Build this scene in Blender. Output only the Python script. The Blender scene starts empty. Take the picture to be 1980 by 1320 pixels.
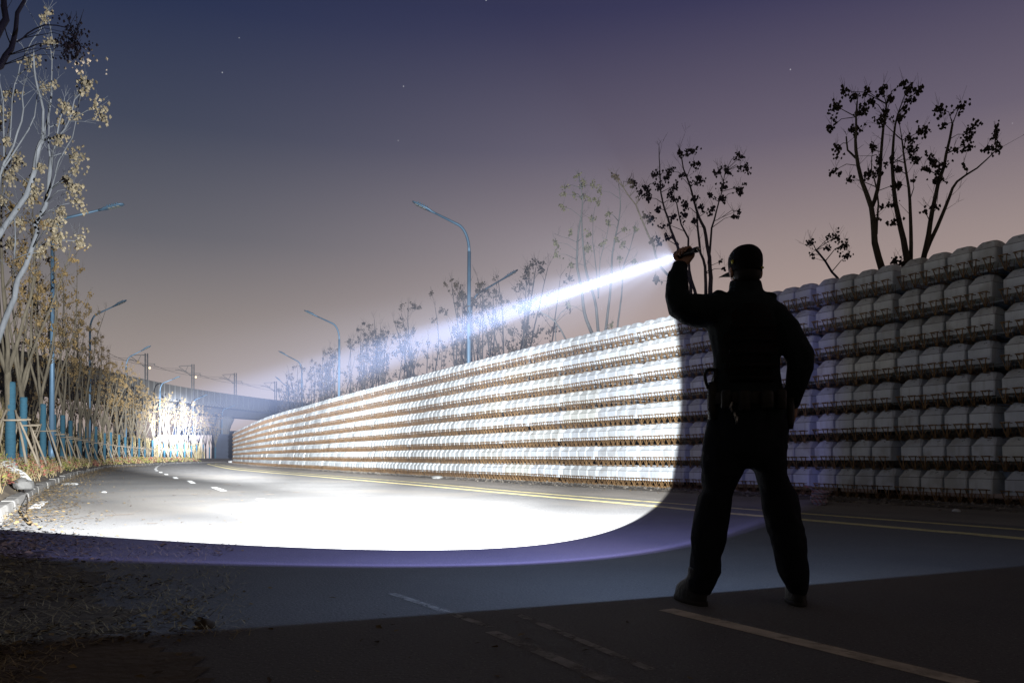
import bpy, bmesh, math, random
from mathutils import Vector, Matrix, noise
R = math.radians
C = bpy.context.scene.collection
SC = bpy.context.scene

# ------------------------------------------------------------------ camera model (photo pixels 1980 x 1320)
F, CX, CY, HCAM, ROLL = 1540.0, 990.0, 887.0, 0.735, R(0.25)
CAMROT = Matrix.Rotation(R(90), 3, 'X') @ Matrix.Rotation(ROLL, 3, 'Z')
CAM = Vector((0, 0, HCAM))
def ray(px, py):
    return CAMROT @ Vector(((px-CX)/F, (CY-py)/F, -1.0))
def G(px, py, z=0.0):                       # photo pixel -> point on the plane z
    d = ray(px, py); return CAM + d*((z-HCAM)/d.z)
def V(px, py, Y):                           # photo pixel -> point at depth Y
    d = ray(px, py); return CAM + d*(Y/d.y)
def PX(p):
    q = CAMROT.inverted() @ (Vector(p)-CAM)
    return CX+F*q.x/-q.z, CY-F*q.y/-q.z

def cat(pts, step=0.5):                     # Catmull-Rom resampled
    P = [Vector(p) for p in pts]; P = [2*P[0]-P[1]]+P+[2*P[-1]-P[-2]]
    out = []
    for i in range(1, len(P)-2):
        a, b, c, d = P[i-1:i+3]
        n = max(2, int((c-b).length/step))
        for k in range(n):
            t = k/n
            out.append(0.5*((2*b)+(c-a)*t+(2*a-5*b+4*c-d)*t*t+(3*b-a-3*c+d)*t**3))
    out.append(P[-2]); return out

# ------------------------------------------------------------------ mesh builder
class MB:
    def __init__(s): s.v=[]; s.f=[]; s.m=[]
    def add(s, vs, fs, m=0):
        o=len(s.v); s.v.extend([tuple(p) for p in vs]); s.f.extend([tuple(i+o for i in f) for f in fs]); s.m.extend([m]*len(fs))
    def box(s, c, h, m=0, rot=None):
        vs=[]
        for x in (-1,1):
            for y in (-1,1):
                for z in (-1,1):
                    p=Vector((x*h[0],y*h[1],z*h[2]))
                    if rot: p=rot@p
                    vs.append(p+Vector(c))
        s.add(vs,[(0,1,3,2),(4,6,7,5),(0,4,5,1),(2,3,7,6),(0,2,6,4),(1,5,7,3)],m)
    def quad(s,a,b,c,d,m=0): s.add([a,b,c,d],[(0,1,2,3)],m)
    def tube(s, pts, rad, n=6, m=0, caps=True):
        pts=[Vector(p) for p in pts]
        if not hasattr(rad,'__len__'): rad=[rad]*len(pts)
        vs=[]; fs=[]; u=None
        for i,p in enumerate(pts):
            t=(pts[min(i+1,len(pts)-1)]-pts[max(i-1,0)])
            if t.length<1e-9: t=Vector((0,0,1))
            t.normalize()
            if u is None:
                u=t.orthogonal().normalized()
            else:
                u=u-t*u.dot(t)
                u = u.normalized() if u.length>1e-6 else t.orthogonal().normalized()
            w=t.cross(u)
            for k in range(n):
                a=2*math.pi*k/n
                vs.append(p+(u*math.cos(a)+w*math.sin(a))*rad[i])
        for i in range(len(pts)-1):
            for k in range(n):
                fs.append((i*n+k,i*n+(k+1)%n,(i+1)*n+(k+1)%n,(i+1)*n+k))
        if caps:
            fs.append(tuple(range(n-1,-1,-1))); fs.append(tuple(range((len(pts)-1)*n,len(pts)*n)))
        s.add(vs,fs,m)
    def loft(s, rings, n=20, m=0):          # rings: (centre, half axis a, half axis b)
        vs=[]; fs=[]
        for c,a,b in rings:
            for k in range(n):
                t=2*math.pi*k/n
                vs.append(Vector(c)+Vector(a)*math.cos(t)+Vector(b)*math.sin(t))
        for i in range(len(rings)-1):
            for k in range(n):
                fs.append((i*n+k,i*n+(k+1)%n,(i+1)*n+(k+1)%n,(i+1)*n+k))
        fs.append(tuple(range(n-1,-1,-1))); fs.append(tuple(range((len(rings)-1)*n,len(rings)*n)))
        s.add(vs,fs,m)
    def ball(s, c, r, m=0, n=10, rot=None):
        if not hasattr(r,'__len__'): r=(r,r,r)
        rings=[]
        for i in range(n+1):
            a=-math.pi/2+math.pi*i/n; q=max(math.cos(a),.02)
            ctr=Vector((0,0,math.sin(a)*r[2])); ax=Vector((q*r[0],0,0)); bx=Vector((0,q*r[1],0))
            if rot: ctr,ax,bx=rot@ctr,rot@ax,rot@bx
            rings.append((Vector(c)+ctr,ax,bx))
        s.loft(rings,2*n,m)
    def mesh(s,name,mats,smooth=False):
        me=bpy.data.meshes.new(name); me.from_pydata(s.v,[],s.f)
        for m in mats: me.materials.append(m)
        if len(mats)>1: me.polygons.foreach_set('material_index',s.m)
        if smooth: me.polygons.foreach_set('use_smooth',[True]*len(s.f))
        me.update(); return me
    def build(s,name,mats,parent=None,smooth=False):
        if not isinstance(mats,(list,tuple)): mats=[mats]
        return link(name,s.mesh(name,mats,smooth),parent)
def link(name,me,parent=None):
    o=bpy.data.objects.new(name,me); C.objects.link(o)
    if parent: o.parent=parent
    return o
def tag(o,label=None,cat=None,group=None,kind=None):
    if label: o['label']=label
    if cat: o['category']=cat
    if group: o['group']=group
    if kind: o['kind']=kind
    return o
def empty(name,loc=(0,0,0),rz=0.0):
    o=bpy.data.objects.new(name,None); C.objects.link(o); o.location=loc; o.rotation_euler=(0,0,rz); o.empty_display_size=.2; return o
def dup(root,loc,rz,children,scale=1.0):
    r=root.copy(); C.objects.link(r); r.location=loc; r.rotation_euler=(0,0,rz); r.scale=(scale,)*3
    for ch,subs in children:
        c=ch.copy(); C.objects.link(c); c.parent=r
        for g in subs:
            d=g.copy(); C.objects.link(d); d.parent=c
    return r
def evaluated(o):                            # apply modifiers
    dg=bpy.context.evaluated_depsgraph_get(); me=bpy.data.meshes.new_from_object(o.evaluated_get(dg)); o.modifiers.clear(); o.data=me; return o
def fuse(o,voxel,smooth=4,wr=0.0,ws=9.0):     # join lofts into one continuous skin
    m=o.modifiers.new('r','REMESH'); m.mode='VOXEL'; m.voxel_size=voxel; m.use_smooth_shade=True
    if smooth:
        m=o.modifiers.new('s','SMOOTH'); m.iterations=smooth; m.factor=.5
    evaluated(o)
    if wr:
        me=o.data
        for v in me.vertices:
            p=v.co; q=Vector((p.x*ws,p.y*ws,p.z*ws*.55+noise.noise(p*3)*2))
            v.co=p+v.normal*wr*(noise.noise(q)+.5*noise.noise(q*2.1))
    o.data.polygons.foreach_set('use_smooth',[True]*len(o.data.polygons)); o.data.update(); return o

# ------------------------------------------------------------------ materials
def mat(name,col,rough=.8,col2=None,scale=4.0,detail=6,lo=.35,hi=.65,bump=0.0,bscale=None,metal=0.0,coord='Object',rand=0.0,island=False,spec=.3,drough=0.0,extra=None,trans=0.0,emis=None,estr=0.0,stretch=None):
    m=bpy.data.materials.new(name); m.use_nodes=True; nt=m.node_tree; N=nt.nodes; L=nt.links
    b=N['Principled BSDF']; b.inputs['Roughness'].default_value=rough; b.inputs['Metallic'].default_value=metal
    b.inputs['Specular IOR Level'].default_value=spec; b.inputs['Diffuse Roughness'].default_value=drough
    tc=N.new('ShaderNodeTexCoord'); src=tc.outputs[coord]
    oi=N.new('ShaderNodeObjectInfo')
    if stretch:
        mp=N.new('ShaderNodeMapping'); mp.inputs['Scale'].default_value=stretch; L.new(src,mp.inputs['Vector']); src=mp.outputs[0]
    ad=N.new('ShaderNodeVectorMath'); ad.operation='ADD'; L.new(src,ad.inputs[0])
    sc=N.new('ShaderNodeMath'); sc.operation='MULTIPLY'; sc.inputs[1].default_value=37.0 if coord=='Object' and rand else 0.0
    L.new(oi.outputs['Random'],sc.inputs[0]); L.new(sc.outputs[0],ad.inputs[1]); src=ad.outputs[0]
    out=None
    if col2:
        n=N.new('ShaderNodeTexNoise'); n.inputs['Scale'].default_value=scale; n.inputs['Detail'].default_value=detail; n.inputs['Roughness'].default_value=.62
        L.new(src,n.inputs['Vector'])
        r=N.new('ShaderNodeMapRange'); r.inputs['From Min'].default_value=lo; r.inputs['From Max'].default_value=hi; L.new(n.outputs['Fac'],r.inputs['Value'])
        x=N.new('ShaderNodeMix'); x.data_type='RGBA'; x.inputs['A'].default_value=(*col,1); x.inputs['B'].default_value=(*col2,1)
        L.new(r.outputs[0],x.inputs['Factor']); out=x.outputs['Result']
    else:
        c=N.new('ShaderNodeRGB'); c.outputs[0].default_value=(*col,1); out=c.outputs[0]
    if rand:
        h=N.new('ShaderNodeHueSaturation'); L.new(out,h.inputs['Color'])
        s_=oi.outputs['Random']
        if island:
            g=N.new('ShaderNodeNewGeometry'); s_=g.outputs['Random Per Island']
        r=N.new('ShaderNodeMapRange'); r.inputs['To Min'].default_value=1-rand; r.inputs['To Max'].default_value=1+rand; L.new(s_,r.inputs['Value']); L.new(r.outputs[0],h.inputs['Value'])
        out=h.outputs[0]
    if extra: out=extra(nt,src,out)
    L.new(out,b.inputs['Base Color'])
    if bump:
        n=N.new('ShaderNodeTexNoise'); n.inputs['Scale'].default_value=bscale or scale*4; n.inputs['Detail'].default_value=5; L.new(src,n.inputs['Vector'])
        bu=N.new('ShaderNodeBump'); bu.inputs['Strength'].default_value=bump; bu.inputs['Distance'].default_value=.02; L.new(n.outputs['Fac'],bu.inputs['Height']); L.new(bu.outputs[0],b.inputs['Normal'])
    if trans: b.inputs['Transmission Weight'].default_value=trans
    if emis:
        m.cycles.emission_sampling='NONE'; b.inputs['Emission Color'].default_value=(*emis,1); b.inputs['Emission Strength'].default_value=estr
    return m
def speckle(col,scale,thr,amt):
    def fn(nt,src,out):
        N=nt.nodes; L=nt.links
        n=N.new('ShaderNodeTexNoise'); n.inputs['Scale'].default_value=scale; n.inputs['Detail'].default_value=2; L.new(src,n.inputs['Vector'])
        r=N.new('ShaderNodeMapRange'); r.inputs['From Min'].default_value=thr; r.inputs['From Max'].default_value=thr+.08; r.inputs['To Max'].default_value=amt; L.new(n.outputs['Fac'],r.inputs['Value'])
        x=N.new('ShaderNodeMix'); x.data_type='RGBA'; L.new(out,x.inputs['A']); x.inputs['B'].default_value=(*col,1); L.new(r.outputs[0],x.inputs['Factor']); return x.outputs['Result']
    return fn
def chain(*fs):
    def fn(nt,src,out):
        for f in fs: out=f(nt,src,out)
        return out
    return fn
M={}
M['asphalt']=mat('asphalt',(.077,.075,.072),.82,(.117,.113,.108),.35,8,.3,.7,.5,60,extra=chain(speckle((.25,.24,.22),90,.62,.7),speckle((.03,.03,.03),70,.6,.6),speckle((.145,.13,.11),.22,.52,.45)),spec=.25,drough=.38)
M['dirt']=mat('dirt',(.085,.068,.05),.95,(.16,.13,.1),.6,8,.3,.7,.8,25,extra=speckle((.05,.04,.03),9,.55,.6))
M['shoulder']=mat('shoulder',(.10,.09,.078),.95,(.18,.16,.135),.5,8,.3,.7,.7,40,extra=speckle((.26,.23,.2),35,.62,.7),drough=.4)
M['kerb']=mat('kerb_concrete',(.12,.112,.1),.9,(.21,.2,.18),1.6,8,.3,.7,.4,30,rand=.12,island=True,extra=speckle((.12,.11,.1),7,.58,.5))
M['soil']=mat('soil',(.05,.038,.026),.95,(.11,.085,.055),1.2,8,.3,.7,.8,18)
M['white_paint']=mat('white_paint',(.62,.62,.6),.7,(.25,.25,.24),5,9,.55,.75,.2,60,drough=.3)
M['worn_paint']=mat('worn_paint',(.50,.43,.33),.8,(.30,.26,.2),7,9,.42,.66,.2,60,drough=.4)
M['faint_paint']=mat('faint_paint',(.30,.285,.265),.85,(.19,.18,.165),3,9,.38,.66,.2,60,drough=.4)
M['yellow_paint']=mat('yellow_paint',(.46,.385,.17),.75,(.17,.155,.11),5,9,.5,.75,.2,60,drough=.3)
def tint(nt,src,out):                       # per bundle tint (object colour) and faint vertical runs of dirt
    N=nt.nodes; L=nt.links
    oi=N.new('ShaderNodeObjectInfo'); x=N.new('ShaderNodeMix'); x.data_type='RGBA'; x.blend_type='MULTIPLY'; x.inputs['Factor'].default_value=1; L.new(out,x.inputs['A']); L.new(oi.outputs['Color'],x.inputs['B'])
    mp=N.new('ShaderNodeMapping'); mp.inputs['Scale'].default_value=(14,14,1.2); L.new(src,mp.inputs['Vector']); n=N.new('ShaderNodeTexNoise'); n.inputs['Scale'].default_value=1.0; n.inputs['Detail'].default_value=5; L.new(mp.outputs[0],n.inputs['Vector'])
    r=N.new('ShaderNodeMapRange'); r.inputs['From Min'].default_value=.52; r.inputs['From Max'].default_value=.75; r.inputs['To Max'].default_value=.5; L.new(n.outputs['Fac'],r.inputs['Value'])
    y=N.new('ShaderNodeMix'); y.data_type='RGBA'; L.new(x.outputs['Result'],y.inputs['A']); y.inputs['B'].default_value=(.27,.255,.225,1); L.new(r.outputs[0],y.inputs['Factor']); return y.outputs['Result']
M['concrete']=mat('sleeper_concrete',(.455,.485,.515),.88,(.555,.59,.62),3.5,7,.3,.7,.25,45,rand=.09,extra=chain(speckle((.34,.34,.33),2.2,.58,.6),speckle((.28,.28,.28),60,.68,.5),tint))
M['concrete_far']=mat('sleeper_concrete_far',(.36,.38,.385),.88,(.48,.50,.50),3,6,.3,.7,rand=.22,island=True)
M['seam']=mat('mould_seam',(.13,.13,.125),.9)
M['ink']=mat('stamp_ink',(.06,.06,.065),.8)
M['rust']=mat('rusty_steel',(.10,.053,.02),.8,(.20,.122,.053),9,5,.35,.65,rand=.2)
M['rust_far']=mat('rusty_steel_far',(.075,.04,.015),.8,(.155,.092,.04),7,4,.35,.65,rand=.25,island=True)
M['gravel']=mat('ballast',(.06,.052,.042),.95,(.16,.14,.115),6,6,.35,.65,.6,30,rand=.4,island=True)
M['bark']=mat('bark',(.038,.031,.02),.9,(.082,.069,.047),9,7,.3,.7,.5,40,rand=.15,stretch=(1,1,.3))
M['bark_lit_ash']=mat('bark_lit_ash',(.07,.072,.07),.9,(.14,.142,.138),9,7,.3,.7,.4,40,stretch=(1,1,.3))  # this and the next: bark copies for torchlit trees, light put into the colour
M['bark_lit']=mat('bark_lit',(.05,.053,.056),.9,(.10,.105,.11),9,7,.3,.7,.4,40,stretch=(1,1,.3))
M['bark_shade']=mat('bark_shade',(.015,.013,.011),.9,(.03,.026,.022),9,6,.3,.7,.4,40,stretch=(1,1,.3))  # darker bark copy for trees dark against the sky, shade put into the colour
M['pod_lit_ash']=mat('seed_pod_lit_ash',(.08,.072,.04),.75,(.15,.14,.09),20,3,.3,.7,rand=.35,island=True)  # this and the next: pod copies for torchlit trees, light put into the colour
M['pod_lit']=mat('seed_pod_lit',(.06,.047,.027),.75,(.12,.098,.06),20,3,.3,.7,rand=.35,island=True)
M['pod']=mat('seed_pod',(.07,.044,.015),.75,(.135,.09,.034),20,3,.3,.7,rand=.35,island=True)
M['pod_shade']=mat('seed_pod_shade',(.02,.014,.008),.8,(.042,.03,.017),20,3,.3,.7,rand=.4,island=True)  # pod copy for trees in silhouette, their shade put into the colour
M['wrap']=mat('blue_trunk_wrap',(.008,.034,.052),.85,(.013,.052,.076),7,6,.3,.7,.4,30,rand=.15,stretch=(1,1,6))
M['stake']=mat('stake_wood',(.10,.08,.055),.9,(.18,.15,.11),8,6,.3,.7,.4,30,rand=.2,stretch=(1,1,.3))
M['reed']=mat('dry_reed',(.12,.092,.042),.9,(.21,.168,.085),2,4,.3,.7,rand=.35,island=True)
M['leaf_dry']=mat('dry_leaf',(.10,.067,.027),.85,(.19,.132,.056),3,4,.3,.7,rand=.4,island=True)
M['leaf_green']=mat('shrub_leaf_green',(.10,.12,.025),.7,(.20,.19,.04),3,3,.3,.7,rand=.35,island=True)
M['leaf_red']=mat('shrub_leaf_red',(.14,.035,.035),.7,(.22,.08,.05),3,3,.3,.7,rand=.35,island=True)
M['grass_dry']=mat('dry_grass',(.19,.145,.07),.9,(.31,.25,.14),3,3,.3,.7,rand=.3,island=True)
M['lamp_paint']=mat('lamp_post_paint',(.055,.10,.15),.5,(.075,.13,.185),2,4,.3,.7,metal=.3)
M['lamp_glass']=mat('lamp_glass',(.14,.145,.13),.3,spec=.5)
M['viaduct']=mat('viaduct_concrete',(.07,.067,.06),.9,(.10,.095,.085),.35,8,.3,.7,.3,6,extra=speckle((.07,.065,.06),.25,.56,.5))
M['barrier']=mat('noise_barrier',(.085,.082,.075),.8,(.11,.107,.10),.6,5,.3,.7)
M['mast']=mat('mast_steel',(.085,.085,.085),.6,(.13,.13,.13),3,4,metal=.4)
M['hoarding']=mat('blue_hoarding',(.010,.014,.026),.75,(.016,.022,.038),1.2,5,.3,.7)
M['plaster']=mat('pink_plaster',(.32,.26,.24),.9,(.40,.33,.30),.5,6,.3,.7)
M['skin']=mat('skin',(.30,.17,.115),.55,(.36,.21,.15),12,4,.3,.7,.1,120)
M['jacket']=mat('jacket_cloth',(.007,.0115,.014),.9,(.012,.018,.021),14,6,.3,.7,.4,220,spec=.15)
M['trouser']=mat('trouser_cloth',(.005,.0065,.010),.92,(.008,.0105,.0145),14,6,.3,.7,.4,220,spec=.15)
M['cap']=mat('cap_cloth',(.004,.0045,.0055),.9,(.0075,.0075,.009),14,5,.3,.7,.3,220,spec=.15)
M['leather']=mat('black_leather',(.005,.0045,.004),.6,(.009,.008,.007),10,5,.3,.7,.3,60)
M['sole']=mat('rubber_sole',(.02,.018,.016),.8)
M['metal']=mat('dull_metal',(.30,.30,.29),.4,metal=.8)
M['black_metal']=mat('black_anodised',(.014,.014,.016),.4,metal=.4)
M['hair']=mat('hair',(.012,.010,.009),.7)
M['yellow_patch']=mat('yellow_patch',(.42,.40,.05),.7)
M['white_eye']=mat('eye',(.6,.58,.55),.3)
M['plastic']=mat('grey_plastic_sheet',(.13,.13,.125),.55,(.22,.22,.21),3,6,.3,.7,.4,14)
M['white_plastic']=mat('white_plastic',(.5,.5,.49),.5,(.36,.36,.35),6,4)
M['twig']=mat('twig',(.05,.037,.024),.9,(.085,.062,.042),10,4)
M['rock']=mat('grey_rock',(.075,.072,.066),.9,(.13,.125,.115),4,7,.3,.7,.6,20)
def plaid(nt,src,out):
    N=nt.nodes; L=nt.links; r=out
    for d,c in (('X',(.30,.10,.10)),('Z',(.08,.09,.12))):
        w=N.new('ShaderNodeTexWave'); w.bands_direction=d; w.inputs['Scale'].default_value=4.5; L.new(src,w.inputs['Vector'])
        q=N.new('ShaderNodeMapRange'); q.inputs['From Min'].default_value=.72; q.inputs['From Max'].default_value=.8; q.inputs['To Max'].default_value=.8; L.new(w.outputs['Fac'],q.inputs['Value'])
        x=N.new('ShaderNodeMix'); x.data_type='RGBA'; L.new(r,x.inputs['A']); x.inputs['B'].default_value=(*c,1); L.new(q.outputs[0],x.inputs['Factor']); r=x.outputs['Result']
    return r
M['plaid']=mat('woven_plaid_sack',(.24,.20,.20),.75,(.30,.26,.26),5,4,extra=plaid)

def wear(m,scale,lo,hi):                      # chipped away where the noise is high
    nt=m.node_tree; N=nt.nodes; L=nt.links; b=N['Principled BSDF']; tc=N.new('ShaderNodeTexCoord'); n=N.new('ShaderNodeTexNoise'); n.inputs['Scale'].default_value=scale; n.inputs['Detail'].default_value=9; n.inputs['Roughness'].default_value=.75
    L.new(tc.outputs['Object'],n.inputs['Vector']); r=N.new('ShaderNodeMapRange'); r.inputs['From Min'].default_value=hi; r.inputs['From Max'].default_value=lo; L.new(n.outputs['Fac'],r.inputs['Value'])
    at=N.new('ShaderNodeAttribute'); at.attribute_name='fade'; q=N.new('ShaderNodeMath'); q.operation='MULTIPLY'; L.new(r.outputs[0],q.inputs[0]); L.new(at.outputs['Fac'],q.inputs[1]); L.new(q.outputs[0],b.inputs['Alpha'])
wear(M['worn_paint'],9,.54,.80); wear(M['faint_paint'],7,.42,.68); wear(M['white_paint'],6,.55,.8); wear(M['yellow_paint'],5,.52,.78)
# ------------------------------------------------------------------ curves of the place
KERB=[(.6,-6),(-1.0,-1),(-3.2,4.2),(-5.6,8.74),(-8.2,13.6),(-9.75,16.5),(-13.3,23.6),(-16.9,31),(-20.5,39),(-24.6,48),(-28.8,58),(-32.6,70),(-36.4,82),(-40.2,95),(-42.6,108),(-44.5,120),(-46,135),(-46,165)]
WALL=[(15.1,-.2),(9.55,9.55),(7.75,12.7),(6.0,15.8),(.17,25.9),(-7.4,40.5),(-13.5,52.8),(-21,68.3),(-30.2,90),(-39.3,112)]
def c3(pts,z=0): return [Vector((p[0],p[1],z)) for p in pts]
kerb=cat(c3(KERB),1.0); wall=cat(c3(WALL),.25)
def side(path,i):                            # unit normal to the right of the direction of travel
    t=(path[min(i+1,len(path)-1)]-path[max(i-1,0)]).normalized(); return Vector((t.y,-t.x,0))
def off(path,d): return [p+side(path,i)*d for i,p in enumerate(path)]
def at_len(path,s):                          # point + tangent at arc length
    for a,b in zip(path,path[1:]):
        l=(b-a).length
        if s<=l: return a+(b-a)*(s/l),(b-a).normalized()
        s-=l
    return None,None
def ribbon(mb,path,d0,d1,z0=0,z1=0,m=0,off0=None):
    a=off(path,d0); b=off(path,d1)
    for i in range(len(path)-1):
        mb.quad(a[i]+Vector((0,0,z0)),b[i]+Vector((0,0,z1)),b[i+1]+Vector((0,0,z1)),a[i+1]+Vector((0,0,z0)),m)

# ------------------------------------------------------------------ ground, road, verge
g=MB(); S=900
g.quad((-S,-S,-.06),(S,-S,-.06),(S,S,-.06),(-S,S,-.06))
tag(g.build('ground',M['dirt']),kind='structure')
# road: from the kerb foot to beyond the wall
rd=MB()
ke=cat(c3(KERB),2.0)
for a,b in zip(ke,ke[1:]):
    n=6; ra=60-(-a.x if a.x<0 else 0)*.6; 
    xa=[a.x+(28-a.x*.0)*k/n for k in range(n+1)]; xb=[b.x+28*k/n for k in range(n+1)]
    for k in range(n): rd.quad((xa[k],a.y,0),(xa[k+1],a.y,0),(xb[k+1],b.y,0),(xb[k],b.y,0))
tag(rd.build('road',M['asphalt']),kind='structure')
INNER=[(2300,1070),(1980,1041),(1560,1005),(1343,986),(1242,976),(1000,955),(784,935.5),(580,918),(507,912),(447,906),(416,900),(405,896.2)]
OUTER=[(2300,1049),(1980,1024),(1560,993),(1343,976),(1242,968.5),(1000,950),(784,930.5),(580,914.5),(507,908.6),(455,903.5),(428,898.5),(420,896)]
inn=cat([G(*p) for p in INNER]+[Vector((-39.2,112,0)),Vector((-38.6,122,0)),Vector((-33,136,0))],.8)
out=cat([G(*p) for p in OUTER]+[Vector((-37.4,112,0)),Vector((-36.6,121,0)),Vector((-31.5,134,0))],.8)
sh=MB()
so=off(out,.45) if (side(out,3).x>0) else off(out,-.45)
for i in range(len(so)-1):
    a,b=so[i],so[i+1]; sh.quad((a.x,a.y,.002),(a.x+9,a.y+4,.002),(b.x+9,b.y+4,.002),(b.x,b.y,.002))
tag(sh.build('road_shoulder',M['shoulder']),kind='structure')
def strip_mark(name,path,w,material,z=.0025):
    mb=MB(); cols=[off(path,d*w) for d in (-.56,-.40,.40,.56)]; Z=Vector((0,0,z)); fd=(0.0,1.0,1.0,0.0); vs=[]; fs=[]; n=len(path)
    for c in cols: vs+=[p+Z for p in c]
    for k in range(3):
        for i in range(n-1): fs.append((k*n+i,(k+1)*n+i,(k+1)*n+i+1,k*n+i+1))
    mb.add(vs,fs); o=mb.build(name,material); at=o.data.attributes.new('fade','FLOAT','POINT')
    at.data.foreach_set('value',[fd[k] for k in range(4) for _ in range(n)])
    return tag(o,kind='structure')
strip_mark('yellow_road_marking',inn,.25,M['yellow_paint'])
strip_mark('yellow_road_marking',out,.19,M['yellow_paint'])
DASH=[((545,977),(502,964.3)),((433,948.7),(413,941.6)),((374,934.2),(365.5,928.8)),((341.5,925.2),(337.5,922)),((322.5,917.7),(320.5,915.8)),((311.5,913.6),(310,911.8))]
dashes=[(G(*a),G(*b)) for a,b in DASH]
mid=cat([dashes[-1][1],Vector((-20.8,46.5,0)),Vector((-25.9,58,0)),Vector((-30,67.5,0)),Vector((-33.9,77,0)),Vector((-37.3,87,0)),Vector((-40,98,0)),Vector((-41.5,110,0))],.5)
s=3.2
while True:
    a,_=at_len(mid,s); b,_=at_len(mid,s+2.6)
    if b is None: break
    dashes.append((a,b)); s+=6.4
for i,(a,b) in enumerate(dashes):
    strip_mark('white_lane_dash',[a,a.lerp(b,.5),b],.15,M['white_paint'])
# worn parking lines in the foreground
for (p,q,w,mm) in (((757,1147),(948,1212),.055,'faint_paint'),((950,1221),(1210,1330),.07,'faint_paint'),((1000,1187),(1260,1295),.05,'faint_paint'),((1288,1178),(1880,1322),.11,'worn_paint'),((66,983),(84,969),.16,'white_paint')):
    a,b=G(*p),G(*q); strip_mark('worn_parking_line',[a.lerp(b,k/8) for k in range(9)],w,M[mm])
# kerb stones
kb=MB(); rng=random.Random(5); L=sum((b-a).length for a,b in zip(kerb,kerb[1:])); s=0
while s<L-1.1:
    a,t=at_len(kerb,s+.012); b,_=at_len(kerb,s+.97)
    if b is None: break
    n=Vector((-t.y,t.x,0)); j=rng.uniform(-.012,.012); h=.15+rng.uniform(-.012,.012)
    a=a+n*j; b=b+n*j
    P=[]
    for q in (a,b):
        P+= [q-Vector((0,0,.05)), q+n*.015+Vector((0,0,h-.02)), q+n*.035+Vector((0,0,h)), q+n*.17+Vector((0,0,h)), q+n*.17-Vector((0,0,.05))]
    kb.add(P,[(0,1,6,5),(1,2,7,6),(2,3,8,7),(3,4,9,8),(4,3,2,1,0),(5,6,7,8,9)]); s+=1.0
tag(kb.build('kerb',M['kerb']),kind='structure')
# raised verge behind the kerb
def verge_h(d): return .12 if d<.17 else .12+.48*min(1,max(0,(d-.17)/1.1))**.7
vg=MB(); ds=[.17,.35,.6,.9,1.3,1.8,2.6,4,7,14,40,120]
rows=[]
for i,p in enumerate(kerb):
    n=-side(kerb,i); row=[]
    for d in ds:
        q=p+n*d; z=verge_h(d)+(.05*noise.noise(q*.9)+.03*noise.noise(q*2.7) if d>.3 else 0); row.append(Vector((q.x,q.y,z)))
    rows.append(row)
for a,b in zip(rows,rows[1:]):
    for k in range(len(ds)-1): vg.quad(a[k],b[k],b[k+1],a[k+1])
tag(vg.build('verge',M['soil'],smooth=True),kind='structure')

dpt=MB(); cs=.07
for iy in range(int(6.4/cs)):
    for ix in range(int(6.0/cs)):
        x=-5.6+ix*cs; y=1.6+iy*cs
        u=(x+.66*y)/y                         # 0 at the left edge of the view, growing to the right
        e=.17+.16*noise.noise(Vector((x*.55,y*.55,2)))+.08*noise.noise(Vector((x*2.1,y*2.1,5)))+.05*noise.noise(Vector((x*7,y*7,8)))-max(0,(y-4.6))*.07
        if u<e:
            z=lambda a,b: .003+.006*abs(noise.noise(Vector((a*3,b*3,1))))
            dpt.quad((x,y,z(x,y)),(x+cs,y,z(x+cs,y)),(x+cs,y+cs,z(x+cs,y+cs)),(x,y+cs,z(x,y+cs)))
tag(dpt.build('dirt_verge',M['soil']),kind='structure')
# ------------------------------------------------------------------ ballast under the sleeper wall
rng=random.Random(11)
bd=MB(); wn=[]
for i,p in enumerate(wall): wn.append(-side(wall,i))       # WALL runs away from us: -right = towards the road
prof=[(1.05,-.01),(.8,.03),(.5,.05),(.2,.012),(-.3,.005),(-4.5,.004)]
for i in range(0,len(wall)-4,4):
    a,b=wall[i],wall[i+4]
    for (d0,z0),(d1,z1) in zip(prof,prof[1:]):
        bd.quad(a+wn[i]*d0+Vector((0,0,z0+.006)),a+wn[i]*d1+Vector((0,0,z1+.006)),b+wn[i+4]*d1+Vector((0,0,z1+.006)),b+wn[i+4]*d0+Vector((0,0,z0+.006)))
tag(bd.build('ballast_bed',M['gravel']),kind='structure')
st=MB()
for k in range(7500):
    u=rng.random()**1.7; i=min(int(u*(len(wall)-2)),len(wall)-2)
    d=rng.triangular(-.25,1.15,.45); p=wall[i].lerp(wall[i+1],rng.random())+wn[i]*d
    r=rng.uniform(.015,.045)*(1 if rng.random()<.93 else 1.7); z=max(0,.06-.1*abs(d-.5))
    a=rng.random()*6.28
    pts=[Vector((math.cos(a+q*1.57)*r*rng.uniform(.7,1.2),math.sin(a+q*1.57)*r*rng.uniform(.7,1.2),0)) for q in range(4)]+[Vector((0,0,r*.75)),Vector((0,0,-r*.5))]
    st.add([p+q+Vector((0,0,z+.004)) for q in pts],[(0,1,4),(1,2,4),(2,3,4),(3,0,4),(1,0,5),(2,1,5),(3,2,5),(0,3,5)])
tag(st.build('ballast_stones',M['gravel']),kind='stuff')

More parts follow.
